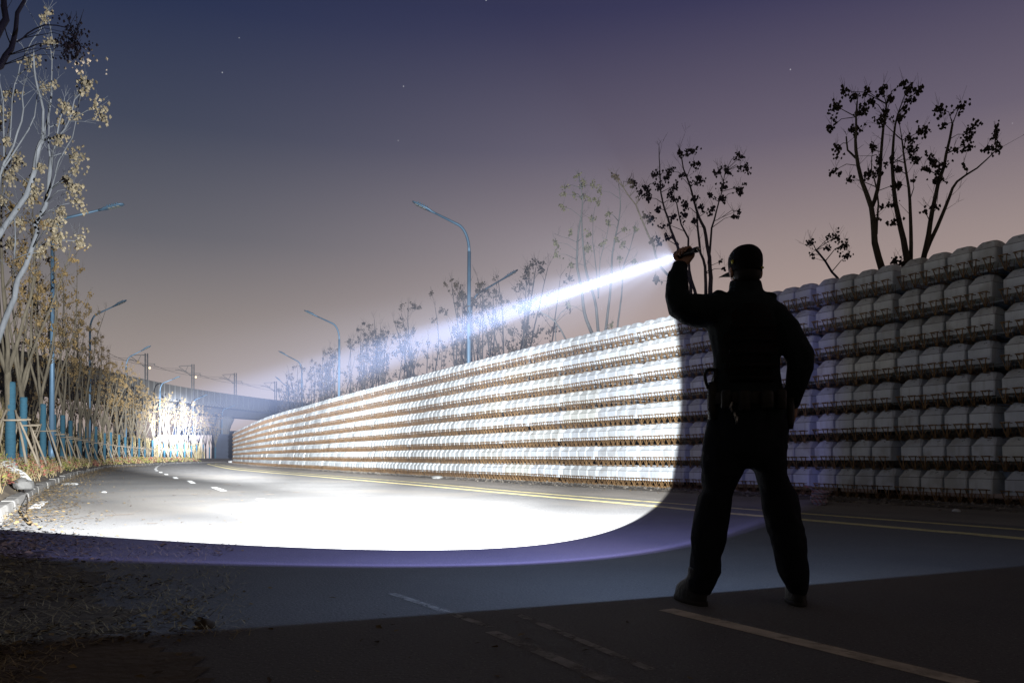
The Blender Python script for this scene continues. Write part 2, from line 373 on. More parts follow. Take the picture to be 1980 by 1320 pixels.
# ------------------------------------------------------------------ concrete sleepers stacked into a wall
PITCH=.53; Z0=.205
def block_geo(mb,y0,y1,w=.388,m=0,seam=None):
    hw=w/2; e=.065; d=.12; zf=.235; zt=.385; c=.017
    def ring(z,hx,ya,yb,ch):
        return [(-hx+ch,ya,z),(hx-ch,ya,z),(hx,ya+ch,z),(hx,yb-ch,z),(hx-ch,yb,z),(-hx+ch,yb,z),(-hx,yb-ch,z),(-hx,ya+ch,z)]
    rings=[ring(0,hw-.006,y0+.004,y1-.004,c),ring(zf,hw,y0,y1,c),ring(zf+.011,hw-.007,y0+.012,y1-.012,c),ring(zf+.055,hw-.022,y0+.047,y1-.047,c+.012),ring(zt-.04,hw-e*.55,y0+d*.74,y1-d*.74,c+.02),ring(zt-.008,hw-e,y0+d*.95,y1-d*.95,c+.02),ring(zt,hw-e-.012,y0+d+.012,y1-d-.012,c+.02)]
    vs=[p for r in rings for p in r]; fs=[]
    for i in range(6):
        for k in range(8): fs.append((i*8+k,i*8+(k+1)%8,(i+1)*8+(k+1)%8,(i+1)*8+k))
    fs.append(tuple(range(7,-1,-1))); fs.append(tuple(range(48,56)))
    mb.add(vs,fs,m)
    if seam is not None:
        for q in range(8,16): mb.m[len(mb.m)-len(fs)+q]=seam
def stamp_geo(mb,rng,m):                     # illegible ink stamps on the sloping shoulder
    n=Vector((0,-.143,.12)).normalized()
    def on(x,t): return Vector((x,.01+.082*t,.235+.055+.085*t))+n*.004+Vector((0,.03,0))*0
    for k in range(rng.randint(2,4)):
        x=rng.uniform(-.1,.08); t=rng.uniform(.3,.8); w=rng.uniform(.012,.05); h=rng.uniform(.06,.16)
        a,b,c,d=on(x,t),on(x+w,t),on(x+w,t+h),on(x,t+h)
        for q in (a,b,c,d): q.y-=.0 
        mb.quad(a+Vector((0,.030,.001)),b+Vector((0,.030,.001)),c+Vector((0,.030,.001)),d+Vector((0,.030,.001)),m)
def bar(mb,a,b,r,m=0): mb.tube([a,b],r,4,m,caps=False)
def truss_geo(mb,x,y0,y1,diag,r=.0075,m=0,full=True):
    zt,zb=.062,-.16
    for sx in (-1,1): bar(mb,(x+sx*.056,y0,zt),(x+sx*.056,.02,zt),r,m)
    bar(mb,(x,y0+.04,zb),(x,y1,zb),r*1.2,m)
    mb.tube([(x-.076,y0+.004,zt+.006),(x+.076,y0+.004,zt+.006)],r*1.35,5,m)
    y=y0+.006
    for sx in (-1,1):
        xa=x+sx*.056; xb=x+sx*.008
        bar(mb,(xa,y,zt),(xb,y+.075,zb),r*1.15,m)
        bar(mb,(xb,y+.075,zb),(xa,y+.15,zt),r*.8,m)
        if diag>.3: bar(mb,(xa,y+.22,0),(xb,y+.29,zb),r*.7,m)
BLOCKS=[]; 
for sd in range(4):
    b=MB(); block_geo(b,0,.44,seam=2); stamp_geo(b,random.Random(40+sd),1); BLOCKS.append(b.mesh('concrete_block_mesh',[M['concrete'],M['ink'],M['seam']]))
b=MB(); block_geo(b,.56,1.9); REAR=b.mesh('rear_block_mesh',[M['concrete']])
b=MB(); truss_geo(b,0,-.105,1.85,.42); TRUSS=b.mesh('truss_mesh',[M['rust']])
# bundles of four along the wall, measured from the bundle gap at photo x 1927
import bisect
cum=[0.0]
for a,b in zip(wall,wall[1:]): cum.append(cum[-1]+(b-a).length)
def wpt(s):
    i=min(max(bisect.bisect(cum,s)-1,0),len(wall)-2); t=(s-cum[i])/(cum[i+1]-cum[i]); return wall[i].lerp(wall[i+1],t),(wall[i+1]-wall[i]).normalized()
s_anchor=min(cum,key=lambda s_: abs(PX(wpt(s_)[0]+Vector((0,0,Z0)))[0]-1927) if wpt(s_)[0].y>6 else 9e9)
BL=1.80; slots=[]
for bi in range(-3,80):
    for ci in range(4):
        s0=s_anchor+bi*BL+.05+.2125+ci*.4265+ (0)
        if s0<2 or s0>cum[-1]-.6: continue
        slots.append((bi,ci,s0))
MAN=[(1290,570),(1340,500),(1411,480),(1475,480),(1480,568),(1520,600),(1562,700),(1545,790),(1528,850),(1522,915),(1552,1010),(1560,1150),(1520,1130),(1472,950),(1444,890),(1415,970),(1390,1100),(1315,1150),(1345,990),(1362,900),(1364,840),(1378,720),(1368,640),(1300,620)]
def inside(x,y,P):
    r=False
    for i in range(len(P)):
        (x1,y1),(x2,y2)=P[i-1],P[i]
        if (y1>y)!=(y2>y) and x<(x2-x1)*(y-y1)/(y2-y1)+x1: r=not r
    return r
rng=random.Random(21)
cand=[]; allp=[]
for bi,ci,s0 in slots:
    for k in range(8):
        jr=random.Random(bi*97+k*13); jb=jr.uniform(-.035,.035); jd=jr.uniform(-.025,.025)
        p,t=wpt(s0+jb+rng.uniform(-.008,.008)); n=Vector((t.y,-t.x,0))          # n points into the wall
        p=p+n*(jd+rng.uniform(-.006,.006)); z=Z0+k*PITCH+rng.uniform(-.004,.004)+.02*math.sin(bi*.9+k)*.4
        yaw=math.atan2(-t.y,-t.x)+rng.uniform(-.012,.012)
        loc=Vector((p.x,p.y,z)); allp.append((bi,ci,k,loc,yaw))
        q=[PX(loc+(-t)*dx+Vector((0,0,dz))) for dx in (-.2,.2) for dz in (-.15,.36)]
        if loc.y<9.5: continue
        hid=all(inside(x,y,MAN) for x,y in q)
        xs=[x for x,y in q]
        if hid or min(xs)>1968: continue
        cand.append((loc.y,bi,ci,k))
cand.sort(); near=set((b,c,k) for _,b,c,k in cand[:300])
ORD=['first','second','third','fourth','fifth','sixth','seventh','eighth','ninth','tenth','eleventh','twelfth','thirteenth','fourteenth']
b0=min(b for b,c,k in near)
far_c=MB(); far_t=MB()
for bi,ci,k,loc,yaw in allp:
    if (bi,ci,k) in near:
        o=empty('concrete_sleeper',loc,yaw)
        px,_=PX(loc); tone='torchlit white' if px<1292 else 'shaded grey'
        course='lowest' if k==0 else ('topmost' if k==7 else ORD[k])
        # the photo counts bundles from its right edge; sleepers in a bundle from the left
        if bi<0: lab=f'{tone} concrete sleeper in bundle cut by right photo edge, {ORD[3-ci]} sleeper, {course} course'
        else: lab=f'{tone} concrete sleeper, {ORD[3-ci]} from left in {ORD[bi]} whole bundle from right, {course} course'
        tag(o,lab,'sleeper','concrete sleepers stacked into a long wall')
        rr=random.Random(bi*1000+ci*50+k)
        fb=link('concrete_block',BLOCKS[rr.randrange(4)],o); br_=random.Random(bi*7+k*131); yv=br_.random()**2.2*.16; vv=br_.uniform(.86,1.0); fb.color=(vv,vv*(1-yv*.25),vv*(1-yv),1); link('concrete_block',REAR,o)
        for x in (-.125,.105):
            tr=link('truss',TRUSS,o); tr.location=(x,0,0)
    else:
        mw=Matrix.Translation(loc)@Matrix.Rotation(yaw,4,'Z')
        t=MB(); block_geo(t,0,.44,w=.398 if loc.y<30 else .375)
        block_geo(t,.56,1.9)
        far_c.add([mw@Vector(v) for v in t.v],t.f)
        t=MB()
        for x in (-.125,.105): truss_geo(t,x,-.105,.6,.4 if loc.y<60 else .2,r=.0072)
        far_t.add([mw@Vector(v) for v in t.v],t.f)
for bi,ci,k,loc,yaw in allp:
    mw=Matrix.Translation(loc)@Matrix.Rotation(yaw,4,'Z'); t=MB(); t.box((0,2.75,.215 if k<7 else .12),(.207,.55,.262 if k<7 else .17)); far_c.add([mw@Vector(v) for v in t.v],t.f)  # plain boxes added as an unseen second stack, blocking light through the gaps
fo=MB(); nv=len(far_c.v); fo.v=far_c.v+far_t.v; fo.f=far_c.f+[tuple(i+nv for i in f) for f in far_t.f]; fo.m=[0]*len(far_c.f)+[1]*len(far_t.f)
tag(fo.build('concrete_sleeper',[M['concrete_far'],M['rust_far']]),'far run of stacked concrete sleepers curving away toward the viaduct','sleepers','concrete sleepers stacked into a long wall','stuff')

# ------------------------------------------------------------------ trees
def pods(mb,c,r,n,rng,size=.032,m=0):
    c=Vector(c)                               # ragged hanging panicle: pods strung along a few short random axes
    ax=[Vector((rng.gauss(0,.7),rng.gauss(0,.7),rng.gauss(-.25,.75))).normalized()*r*rng.uniform(.7,1.7) for _ in range(rng.randint(2,4))]
    for _ in range(n):
        a=rng.choice(ax); p=c+a*rng.uniform(-.25,1)+Vector((rng.gauss(0,1),rng.gauss(0,1),rng.gauss(0,1)))*r*.27
        s=size*rng.uniform(.55,1.15); q=Matrix.Rotation(rng.random()*6.28,3,'Z')@Matrix.Rotation(rng.uniform(-.9,.9),3,'X')
        vs=[p+q@Vector(v)*s for v in ((1,0,.1),(-.5,.87,.1),(-.5,-.87,.1),(0,0,1.3),(.0,0,-1.1))]
        mb.add(vs,[(0,1,3),(1,2,3),(2,0,3),(1,0,4),(2,1,4),(0,2,4)],m)
def spray(mb,p,d,rng,L=.3,n=5):              # bare flower-stalk twigs
    d=Vector(d).normalized()
    for k in range(n):
        e=(d+Vector((rng.uniform(-.8,.8),rng.uniform(-.8,.8),rng.uniform(-.2,.7)))).normalized()*L*rng.uniform(.5,1)
        a=Vector(p)+d*L*.5*k/n
        mb.tube([a,a+e],[.0035,.002],3,caps=False)
def vase_tree(seed,H,fork,n,tilt,podn,wood,pod,rad=.10,pod_size=.035,lowpod=False):
    rng=random.Random(seed); W=MB(); P=MB()
    lean=Vector((rng.uniform(-.12,.12),rng.uniform(-.12,.12),0))
    top=Vector((lean.x,lean.y,fork))
    W.tube([(0,0,-.15),(lean.x*.2,lean.y*.2,fork*.4),(lean.x*.7,lean.y*.7,fork*.8),top+Vector((0,0,.12))],[rad*1.1,rad,rad*.92,rad*.8],8)
    a0=rng.random()*6.28
    for k in range(n):
        az=a0+6.28*k/n+rng.uniform(-.4,.4); tl=R(rng.uniform(*tilt)); ln=(H-fork)*rng.uniform(.72,1.0)
        d=Vector((math.sin(tl)*math.cos(az),math.sin(tl)*math.sin(az),math.cos(tl)))
        p=top+Vector((0,0,rng.uniform(-.25,.1))); pts=[p.copy()]; seg=9; rr=[rad*.7]
        side_=Vector((rng.uniform(-1,1),rng.uniform(-1,1),0))*.05
        for i in range(seg):
            d=(d+Vector((0,0,.07))+side_*(1 if i<4 else -1)+Vector((rng.gauss(0,.05),rng.gauss(0,.05),0))).normalized()
            p=p+d*ln/seg; pts.append(p.copy()); rr.append(rad*.7*(1-.86*((i+1)/seg)**.8))
        W.tube(pts,rr,6)
        for j in range(rng.randint(7,11)):
            t=rng.uniform(.25,1.0); i=min(int(t*seg),seg-1); q=pts[i].lerp(pts[i+1],t*seg-i if t<1 else 1)
            az2=rng.random()*6.28; tl2=R(rng.uniform(20,55)); e=Vector((math.sin(tl2)*math.cos(az2),math.sin(tl2)*math.sin(az2),math.cos(tl2)))
            L=rng.uniform(.5,1.35)*(1.15-.5*t); b=[q]; 
            for z in range(4):
                e=(e+Vector((rng.gauss(0,.12),rng.gauss(0,.12),.13))).normalized(); b.append(b[-1]+e*L/4)
            r0=max(.006,rr[i]*.36); W.tube(b,[r0,r0*.8,r0*.6,.004,.003],4)
            spray(W,b[-1],e,rng,.32,3)
            if rng.random()<podn: pods(P,b[-1]-Vector((0,0,.04)),rng.uniform(.10,.22),rng.randint(14,34),rng,pod_size)
            if rng.random()<podn*.4: pods(P,b[2],rng.uniform(.06,.1),rng.randint(3,8),rng,pod_size)
            if rng.random()<.5:
                e2=(e+Vector((rng.uniform(-.8,.8),rng.uniform(-.8,.8),.2))).normalized(); f=b[2]+e2*L*.5
                W.tube([b[2],f],[.006,.003],3,caps=False); spray(W,f,e2,rng,.25,2)
                if rng.random()<podn*.8: pods(P,f,rng.uniform(.07,.15),rng.randint(6,16),rng,pod_size)
        spray(W,pts[-1],d,rng,.5,6)
    return W.mesh('tree_wood',[wood],True),P.mesh('tree_pods',[pod])
def wrap_mesh(h,r,seed):
    rng=random.Random(seed); mb=MB(); pts=[];rr=[]
    for k in range(25):
        pts.append((rng.gauss(0,.002),rng.gauss(0,.002),-.1+(h+.1)*k/24)); rr.append(r*(1.05-.1*k/24)+(.006 if k%2 else 0)+rng.uniform(-.003,.003))
    mb.tube(pts,rr,12); return mb.mesh('wrap_mesh',[M['wrap']],True)
WRAPS=[wrap_mesh(1.95+.1*i,.108,70+i) for i in range(3)]
LEFT=[vase_tree(100+i,8.0+.25*(i%3),2.35,4+i%2,(7,22),.9,M['bark'],M['pod'],.088) for i in range(6)]
TREES=[(20,20.5),(45,24),(83,29),(103,33.5),(121,38),(136,41),(154,44.5),(168,48.6),(185,53),(202,58),(214,62),(230,67),(242,71),(255,76),(269,81),(280,86),(295,91),(318,97),(330,101),(343,105),(357,109),(370,114),(380,119),(393,125),(405,130),(416,135)]
CNT=['first','second','third','fourth','fifth','sixth','seventh','eighth','ninth','tenth','eleventh','twelfth','thirteenth','fourteenth','fifteenth','sixteenth','seventeenth','eighteenth','nineteenth','twentieth','twenty first','twenty second','twenty third','twenty fourth','twenty fifth','twenty sixth']
# stakes: four leaning poles and two crossbars
sm=MB(); STK=[]
for q in range(4):
    a=R(45+90*q); b=MB(); c0=Vector((math.cos(a)*.78,math.sin(a)*.78,-.2)); c1=Vector((math.cos(a+.35)*.14,math.sin(a+.35)*.14,1.35)); b.tube([c0,c0.lerp(c1,.5)+Vector((.01,.01,0)),c1],[.034,.031,.027],7)
    STK.append(b.mesh('stake_pole_mesh',[M['stake']],True))
BARS=[]
for q in range(2):
    b=MB(); y=.17 if q else -.17
    b.tube([(-.42,y,1.08+.03*q),(.42,y,1.10+.03*q)],.024,7); BARS.append(b.mesh('crossbar_mesh',[M['stake']],True))
rng=random.Random(8)
TREEPTS=[]
for i,(px,Y) in enumerate(TREES):
    p=V(px,880,Y); z=.58
    r=empty('street_tree',(p.x,p.y,z),rng.random()*6.28); TREEPTS.append(Vector((p.x,p.y,z)))
    lit='brightly torchlit' if 13<=i<=22 else ('dim' if i<13 else 'faint distant')
    tag(r,f'{lit} bare tree with blue wrapped trunk, {CNT[i]} counting from left photo edge','tree','trees with blue wrapped trunks along the left verge')
    w,pd=LEFT[(i*5+2)%6]; s=rng.uniform(.94,1.07); r.scale=(s,s,s)
    link('trunk',w,r); link('crown',pd,r); link('trunk_wrap',WRAPS[i%3],r)
    if Y<118:
        e=empty('tree_stake',(p.x,p.y,z),rng.uniform(-.3,.3)+.5)
        tag(e,f'wooden prop of crossed poles round the {CNT[i]} blue wrapped trunk from left','tree stake','wooden tree stakes under the left trees')
        for m_ in STK: link('pole',m_,e)
        for m_ in BARS: link('crossbar',m_,e)
# thinner trees of a second row behind
BACK=[vase_tree(200+i,7.2,1.9,5+i%2,(5,16),.85,M['bark'],M['pod'],.075) for i in range(4)]
k=0
for px,Y in ((92,41),(112,46),(127,50),(146,55),(160,59),(177,64),(192,68),(208,74),(222,78),(237,84),(248,89),(262,94),(287,101),(306,107),(338,116)):
    p=V(px,880,Y); r=empty('background_tree',(p.x-3.0,p.y+1.5,.55),rng.random()*6.28)
    tag(r,f'thin brown tree crowded behind the blue wrapped row, {CNT[k]} of its line from left','tree','thin trees behind the left row'); k+=1
    w,pd=BACK[k%4]; link('trunk',w,r); link('crown',pd,r)
# trees drawn from the photograph: stems and clusters given in a photo crop, each with its own depth inside the crown
def photo_tree(name,label,group,ox,oy,sc,Y,stems,clus,wood,pod,ground,rmul=1.0,dspread=.55,pod_size=.033,seed=1,twigs=True,tw=1.0):
    rng=random.Random(seed); W=MB(); P=MB(); nodes=[]
    base=None
    for si,(pts,r0,r1) in enumerate(stems):
        dy0=rng.uniform(-.15,.15); dy1=rng.uniform(-dspread,dspread)*1.3; pp=[]
        for i,(x,y) in enumerate(pts):
            t=i/(len(pts)-1); pp.append(V(ox+x/sc,oy+y/sc,Y+dy0+(dy1-dy0)*t))
        pp=cat(pp,.25)
        for q in pp[1:-1]: q+=Vector((rng.gauss(0,.006),rng.gauss(0,.012),rng.gauss(0,.006)))
        rr=[(r0+(r1-r0)*i/(len(pp)-1))*rmul for i in range(len(pp))]
        W.tube(pp,rr,7); nodes+=[(q,rr[i]) for i,q in enumerate(pp)]
        if twigs:
            for j in range(int(len(pp)*.5)):
                i=rng.randrange(len(pp)//3,len(pp)); d=Vector((rng.uniform(-1,1),rng.uniform(-1,1),rng.uniform(.3,1.3))).normalized(); e=pp[i]+d*rng.uniform(.15,.5)
                W.tube([pp[i],e],[.006,.003],3,caps=False)
                if j%2==0: spray(W,e,d,rng,.3,3)
        spray(W,pp[-1],pp[-1]-pp[-2],rng,.2,5)
    for c in clus:
        x,y=c[0],c[1]; k=c[2] if len(c)>2 else 1.0
        p=V(ox+x/sc,oy+y/sc,Y+rng.uniform(-dspread,dspread))
        lower=[q for q,_ in nodes if q.z<p.z-.05] or [q for q,_ in nodes]
        q=min(lower,key=lambda q:(q-p).length+rng.uniform(0,.12))
        mid_=q.lerp(p,.55)+Vector((rng.gauss(0,.04),rng.gauss(0,.04),.10*(p-q).length))
        W.tube([q,mid_,p],[.012*tw,.008*tw,.005*tw],4)
        pods(P,p,.13*k,int(26*k*k)+3,rng,pod_size)
        spray(W,p,Vector((0,0,1)),rng,.30*min(1,tw+.3),4)
    lo=min((q for q,_ in nodes),key=lambda q:q.z); org=Vector((lo.x,lo.y,ground))
    # stems reach the ground behind the wall
    for pts,r0,r1 in stems:
        q=V(ox+pts[0][0]/sc,oy+pts[0][1]/sc,Y)
        if q.z>ground+.4 and (pts[0][1] > max(s_[0][0][1] for s_ in stems)-130):
            e=org.lerp(Vector((q.x,q.y,ground)),.35); W.tube([e-Vector((0,0,.1)),e.lerp(q,.5)+Vector((0,0,.0)),q],[r0*1.2*rmul,r0*1.1*rmul,r0*rmul],7)
    r=empty(name,org); tag(r,label,'tree',group)
    for nm,mb,m_ in (('trunk',W,wood),('crown',P,pod)):
        mb.v=[(v[0]-org.x,v[1]-org.y,v[2]-org.z) for v in mb.v]; mb.build(nm,m_,r,nm=='trunk')
    return r
GR='bare trees with seed pods behind the sleeper wall'
photo_tree('pod_tree','large dark tree hung with seed pods above the right end of wall',GR,1500,120,2.64,17.8,[
 ([(545,1065),(507,920),(490,740),(443,610),(410,450),(408,350),(416,200)],.095,.02),([(490,740),(522,640),(545,400),(565,215)],.06,.025),([(408,490),(370,450),(360,380)],.03,.02),
 ([(675,1025),(640,845),(602,660),(598,450),(612,320),(640,220)],.09,.015),([(690,1000),(692,850),(680,640),(655,520),(645,400)],.055,.02),
 ([(755,1000),(790,820),(825,630),(860,530),(902,318)],.075,.03),([(760,985),(825,840),(885,690),(925,610),(1030,540),(1125,450)],.06,.012),([(515,880),(520,660),(492,560),(490,480)],.03,.01)],
 [(300,230,1.2),(350,150),(400,180),(285,335,1.2),(310,440,1.2),(305,550),(375,600,.8),(400,345,1.4),(420,260),(470,150),(460,240,1.2),(490,200),(550,130,1.2),(590,190),(540,300),(560,250),(630,290),(690,140,1.2),(650,110),(730,150),(690,190),(660,240,.8),(490,440),(525,490),(470,570),(520,570),(590,500),(620,550),(620,630),(580,730),(605,810),(680,385),(750,360,1.3),(690,445,1.2),(720,500),(760,545),(800,500,1.3),(830,540,1.3),(830,600),(830,240,1.4),(860,320,.8),(950,220,1.1),(985,370,1.5),(990,430),(910,450,.8),(1080,450),(1120,360,1.2),(1130,420),(825,740,.8),(770,760,.6),(610,1020),(640,1030),(525,800,.4),(700,610,.5),(960,530,.5)],M['bark'],M['pod_shade'],.0,seed=4,pod_size=.038,rmul=.82)
photo_tree('pod_tree','small dark sprig of seed pods just left of the large right tree',GR,1500,120,2.64,18.6,[([(330,1130),(290,1070),(215,970),(205,960)],.03,.02)],[(180,920,.9),(295,890,1.2),(260,950,.8),(350,930,1.1),(365,990,1.1),(190,980,.6),(320,900,.6)],M['bark_shade'],M['pod_shade'],.0,seed=5)
photo_tree('pod_tree','dark many stemmed tree with seed pods behind the raised torch hand',GR,1000,250,2.934,22.5,[
 ([(1095,960),(1095,780),(1060,560),(1030,500),(980,330),(945,220),(920,110)],.085,.015),([(1070,930),(1065,780),(1040,700),(1025,560),(1020,480)],.06,.03),([(1085,760),(1105,560),(1130,470),(1160,350),(1180,240)],.045,.012),
 ([(1020,960),(975,800),(970,620),(930,540),(905,420)],.06,.02),([(985,880),(920,690),(900,640),(870,560),(840,460),(815,360),(805,100)],.06,.012),([(960,960),(860,830),(800,760),(770,660),(700,500),(670,430),(600,330),(540,250)],.05,.012),([(1120,520),(1160,500),(1230,470)],.012,.006),([(900,640),(915,655),(905,700)],.03,.02)],
 [(740,360),(750,390),(730,330),(820,320,1.2),(850,250),(870,240),(790,260),(900,330,1.1),(930,270),(920,130),(980,120,1.3),(1000,200,1.2),(1030,280,1.5),(1010,390),(960,440,1.2),(1110,450,1.1),(1050,440),(1140,240,1.1),(1190,240),(1250,150,.8),(1280,160,.8),(1300,210),(1265,215,.8),(1250,340,1.2),(1270,350),(1230,490,.8),(1260,470,.9),(880,510,1.1),(830,550,.9),(840,600,.6),(750,510,1.5),(790,850,1.3),(800,640),(860,620,.8),(770,640,.8),(1000,520),(1150,390),(1170,320),(640,300),(660,300),(560,270,1.1),(1155,750,.6),(1175,790,.5),(890,400),(870,370),(700,370),(795,450),(950,490),(1090,370)],M['bark'],M['pod_shade'],.0,seed=6,pod_size=.038,rmul=.8)
photo_tree('pod_tree','pale torchlit tree crossed by the light beam right of middle',GR,1000,250,2.934,27.5,[
 ([(425,1160),(380,1040),(365,900),(340,780),(345,600),(365,480),(370,390),(350,270)],.075,.014),([(460,1160),(440,970),(395,820),(375,680),(365,500)],.065,.03),([(500,1150),(530,900),(540,700),(560,600),(585,440),(575,310)],.06,.014),([(568,1130),(590,950),(600,790),(620,730),(650,640),(670,550)],.04,.01),([(460,950),(450,800),(430,640),(430,520)],.025,.01),([(460,960),(470,740),(500,640),(520,540)],.025,.01),([(340,640),(290,620),(230,600)],.012,.005)],
 [(345,265),(380,300),(425,320),(465,350),(460,410),(270,330),(270,370),(260,440,1.1),(320,370),(380,380),(425,505),(215,640,1.1),(220,710),(305,580),(400,600),(405,670,1.4),(520,540),(520,480),(560,620),(610,570),(600,650),(660,750,1.1),(580,740),(490,640),(310,770),(535,1110),(290,1000,1.1),(680,570),(360,320),(410,400)],M['bark_lit_ash'],M['pod_lit_ash'],.0,seed=7,pod_size=.036,rmul=.85)
photo_tree('pod_tree','slender bent sapling with few pods below the light beam',GR,1000,250,2.934,26.5,[([(275,1190),(215,1090),(140,1040),(95,1000)],.03,.012),([(215,1090),(250,1040),(285,1010)],.014,.008),([(180,1060),(178,960)],.01,.005)],[(290,1000,.9),(100,960,.8),(180,950,.6)],M['bark_lit_ash'],M['pod_lit_ash'],.0,seed=9)
# the rest of the row behind the wall: copies of a few vase shaped trees
RT=[vase_tree(300+i,9.4,1.6,5+i%3,(7,20),.85,M['bark_shade'],M['pod_shade'],.115,.038) for i in range(5)]
for i,(px,Y,s,lab) in enumerate([(1012,29.5,.93,'bare forked tree just right of the tall double street lamp'),(978,31,.98,'leaning bare tree behind the right facing lamp arm'),(884,36.5,.95,'twiggy tree hard against the tall double street lamp'),(928,34.5,.92,'thin tree between double street lamp and leaning tree'),(818,40,.95,'bare tree standing alone left of the tall street lamp'),(842,42,.8,'low bare tree behind the one left of street lamp'),(770,44.5,.97,'slim three stemmed tree in beam haze above the wall'),(738,48,1.0,'podded tree where the beam haze widens'),(715,50,.97,'tree with dark tufts right of beam haze centre'),(693,52.5,1.0,'crowded tree at the middle of beam haze'),(670,55.5,1.02,'dark topped tree beside the second right street lamp'),(645,58,1.02,'dark tree close left of the second right street lamp'),(622,61,1.02,'broad tree ending the tall clump above the wall'),(603,66,.95,'shorter tree stepping down from the tall clump'),(590,71,1.0,'tree beside the third right street lamp'),(573,76,1.0,'tree left of the third right street lamp'),(560,82,1.0,'last but one small tree before the viaduct'),(549,90,1.0,'last small tree before the viaduct')]):
    p=V(px,880,Y); r=empty('pod_tree',(p.x,p.y,0),rng.random()*6.28); r.scale=(s,s,s); tag(r,lab,'tree',GR)
    w,pd=RT[(i*3)%5]; link('trunk',w,r); link('crown',pd,r)
# near left trees, partly outside the frame
photo_tree('street_tree','tall torchlit pale tree leaning in over the left photo edge','trees with blue wrapped trunks along the left verge',0,0,2.64,15,[
 ([(-106,2350),(-100,1900),(-66,1890),(0,1697),(70,1517),(90,1427),(130,1357),(190,1187),(180,1150),(230,1050),(262,800)],.075,.045),([(-106,2000),(-110,1500),(-60,1300),(0,1200),(55,1110),(135,1000),(175,880),(195,760),(218,715)],.085,.045),
 ([(218,715),(220,560),(195,460),(175,350),(172,260)],.032,.014),([(218,715),(245,600),(262,480),(265,380),(278,250)],.028,.01),([(225,715),(300,690),(350,620),(380,510)],.022,.012),([(262,800),(285,720),(330,500)],.02,.008),([(255,800),(245,730),(248,650),(250,560)],.018,.01),([(240,1030),(300,830),(370,700),(402,530)],.02,.008),
 ([(-60,1300),(0,900),(40,800),(90,680),(120,560),(122,435)],.04,.012),([(10,870),(100,740),(175,590),(190,480)],.022,.008),([(20,800),(18,600),(0,430)],.02,.01),([(50,720),(60,500),(90,380),(130,270),(200,150),(240,60)],.016,.005),([(72,1320),(75,1120)],.018,.012)],
 [(240,75,1.1),(240,215),(150,320,1.3),(230,440,1.3),(435,415,1.5),(430,465),(505,550,1.7),(340,550,1.3),(385,580),(310,620,.8),(295,720,1.2),(375,800,1.6),(385,870,.9),(375,960,1.6),(390,1030,1.2),(320,1080,1.3),(170,960,2.0),(50,890,1.6),(80,800,1.5),(45,480,1.1),(280,1150,1.5),(310,1210,1.5),(10,570),(35,720,.8),(210,860,1.1),(100,1130,1.1),(330,920,.9),(400,1230,1.4),(15,1020,.9),(60,1250,1.0),(200,1290,1.2)],M['bark_lit'],M['pod_lit'],.6,seed=12,dspread=.4,pod_size=.033,rmul=.85)
photo_tree('street_tree','unlit dark branches with one pod cluster in the top left corner','trees with blue wrapped trunks along the left verge',0,0,2.64,8,[
 ([(-330,2500),(-300,1500),(-100,500),(0,340),(55,250),(75,150),(120,0),(135,-120)],.07,.012),([(-100,500),(-30,220),(20,100),(15,0),(10,-100)],.045,.02),([(85,215),(140,170),(230,130),(340,145),(375,190)],.008,.004),([(60,240),(30,150),(25,90)],.006,.004)],
 [(370,225,1.9),(345,265,1.4),(395,180,1.3),(370,200,.9),(350,240,.9),(385,245,.9),(335,285,.5),(355,135,.35)],M['bark_shade'],M['pod_shade'],.6,seed=13,dspread=.08,pod_size=.015,twigs=False,tw=.35)

# ------------------------------------------------------------------ street lamps
def lamp(label,px,Y,reach,rise,facing,H=10.9,group='street lamps along the road',zb=0.0):
    p=V(px,880,Y); r=empty('street_lamp',(p.x,p.y,zb),0 if facing>0 else math.pi); tag(r,label,'street lamp',group)
    b=MB(); b.tube([(0,0,0),(0,0,H-1.9)],[.105,.072],10); b.tube([(0,0,0),(0,0,.9)],.13,10)
    for a in range(4): b.box((.14*math.cos(a*1.57),.14*math.sin(a*1.57),.03),(.05,.05,.03))
    b.build('pole',M['lamp_paint'],r,True)
    arm=[(0,0,H-1.95)]+[(.62*(1-math.cos(t)),0,H-1.9+1.15*math.sin(t)) for t in [i*math.pi/2/8*.86 for i in range(1,9)]]
    a=Vector(arm[-1]); arm.append((reach-.75,0,a.z+rise)); 
    b=MB(); b.tube(arm,[.068]+[.058]*8+[.04],8); b.build('arm',M['lamp_paint'],r,True)
    e=Vector(arm[-1]); d=(e-a).normalized(); up=Vector((-d.z,0,d.x)); c=e+d*.42; rot=Matrix((d,Vector((0,1,0)),up)).transposed()
    h=MB(); h.loft([(e+d*t+up*u,Vector((0,w,0)),up*hh) for t,w,hh,u in ((-.12,.045,.045,0),(.05,.07,.05,0),(.16,.15,.055,.01),(.8,.15,.045,.015),(.92,.10,.03,.015))],12)
    for k in range(5): h.box(e+d*(.3+.1*k)+up*.075,(.012,.11,.03),0,rot)
    ho=h.build('lamp_head',M['lamp_paint'],r,True)
    g_=MB()
    for k in range(3): g_.box(e+d*(.36+.17*k)-up*.042,(.06,.10,.012),0,rot)
    g_.build('lens',M['lamp_glass'],ho)
    return r
lamp('tall grey blue street lamp arching left over the wall, nearest right lamp',905.5,32.6,2.25,.5,-1,11.1)
lamp('grey blue street lamp with arm facing right behind the nearest right lamp',910,43.5,2.5,.75,1,10.6)
lamp('second nearest right street lamp arching left above dark trees',655,55.5,2.35,.5,-1,10.9)
lamp('third right street lamp arching left above hazy small trees',583,77,2.2,.5,-1,10.9)
lamp('farthest right street lamp, its head just above the distant trees',557,101,1.7,.4,-1,10.8)
lamp('street lamp arm reaching right out of left tree crowns, nearest left lamp',100,32,2.7,.35,1,10.6,zb=.5)
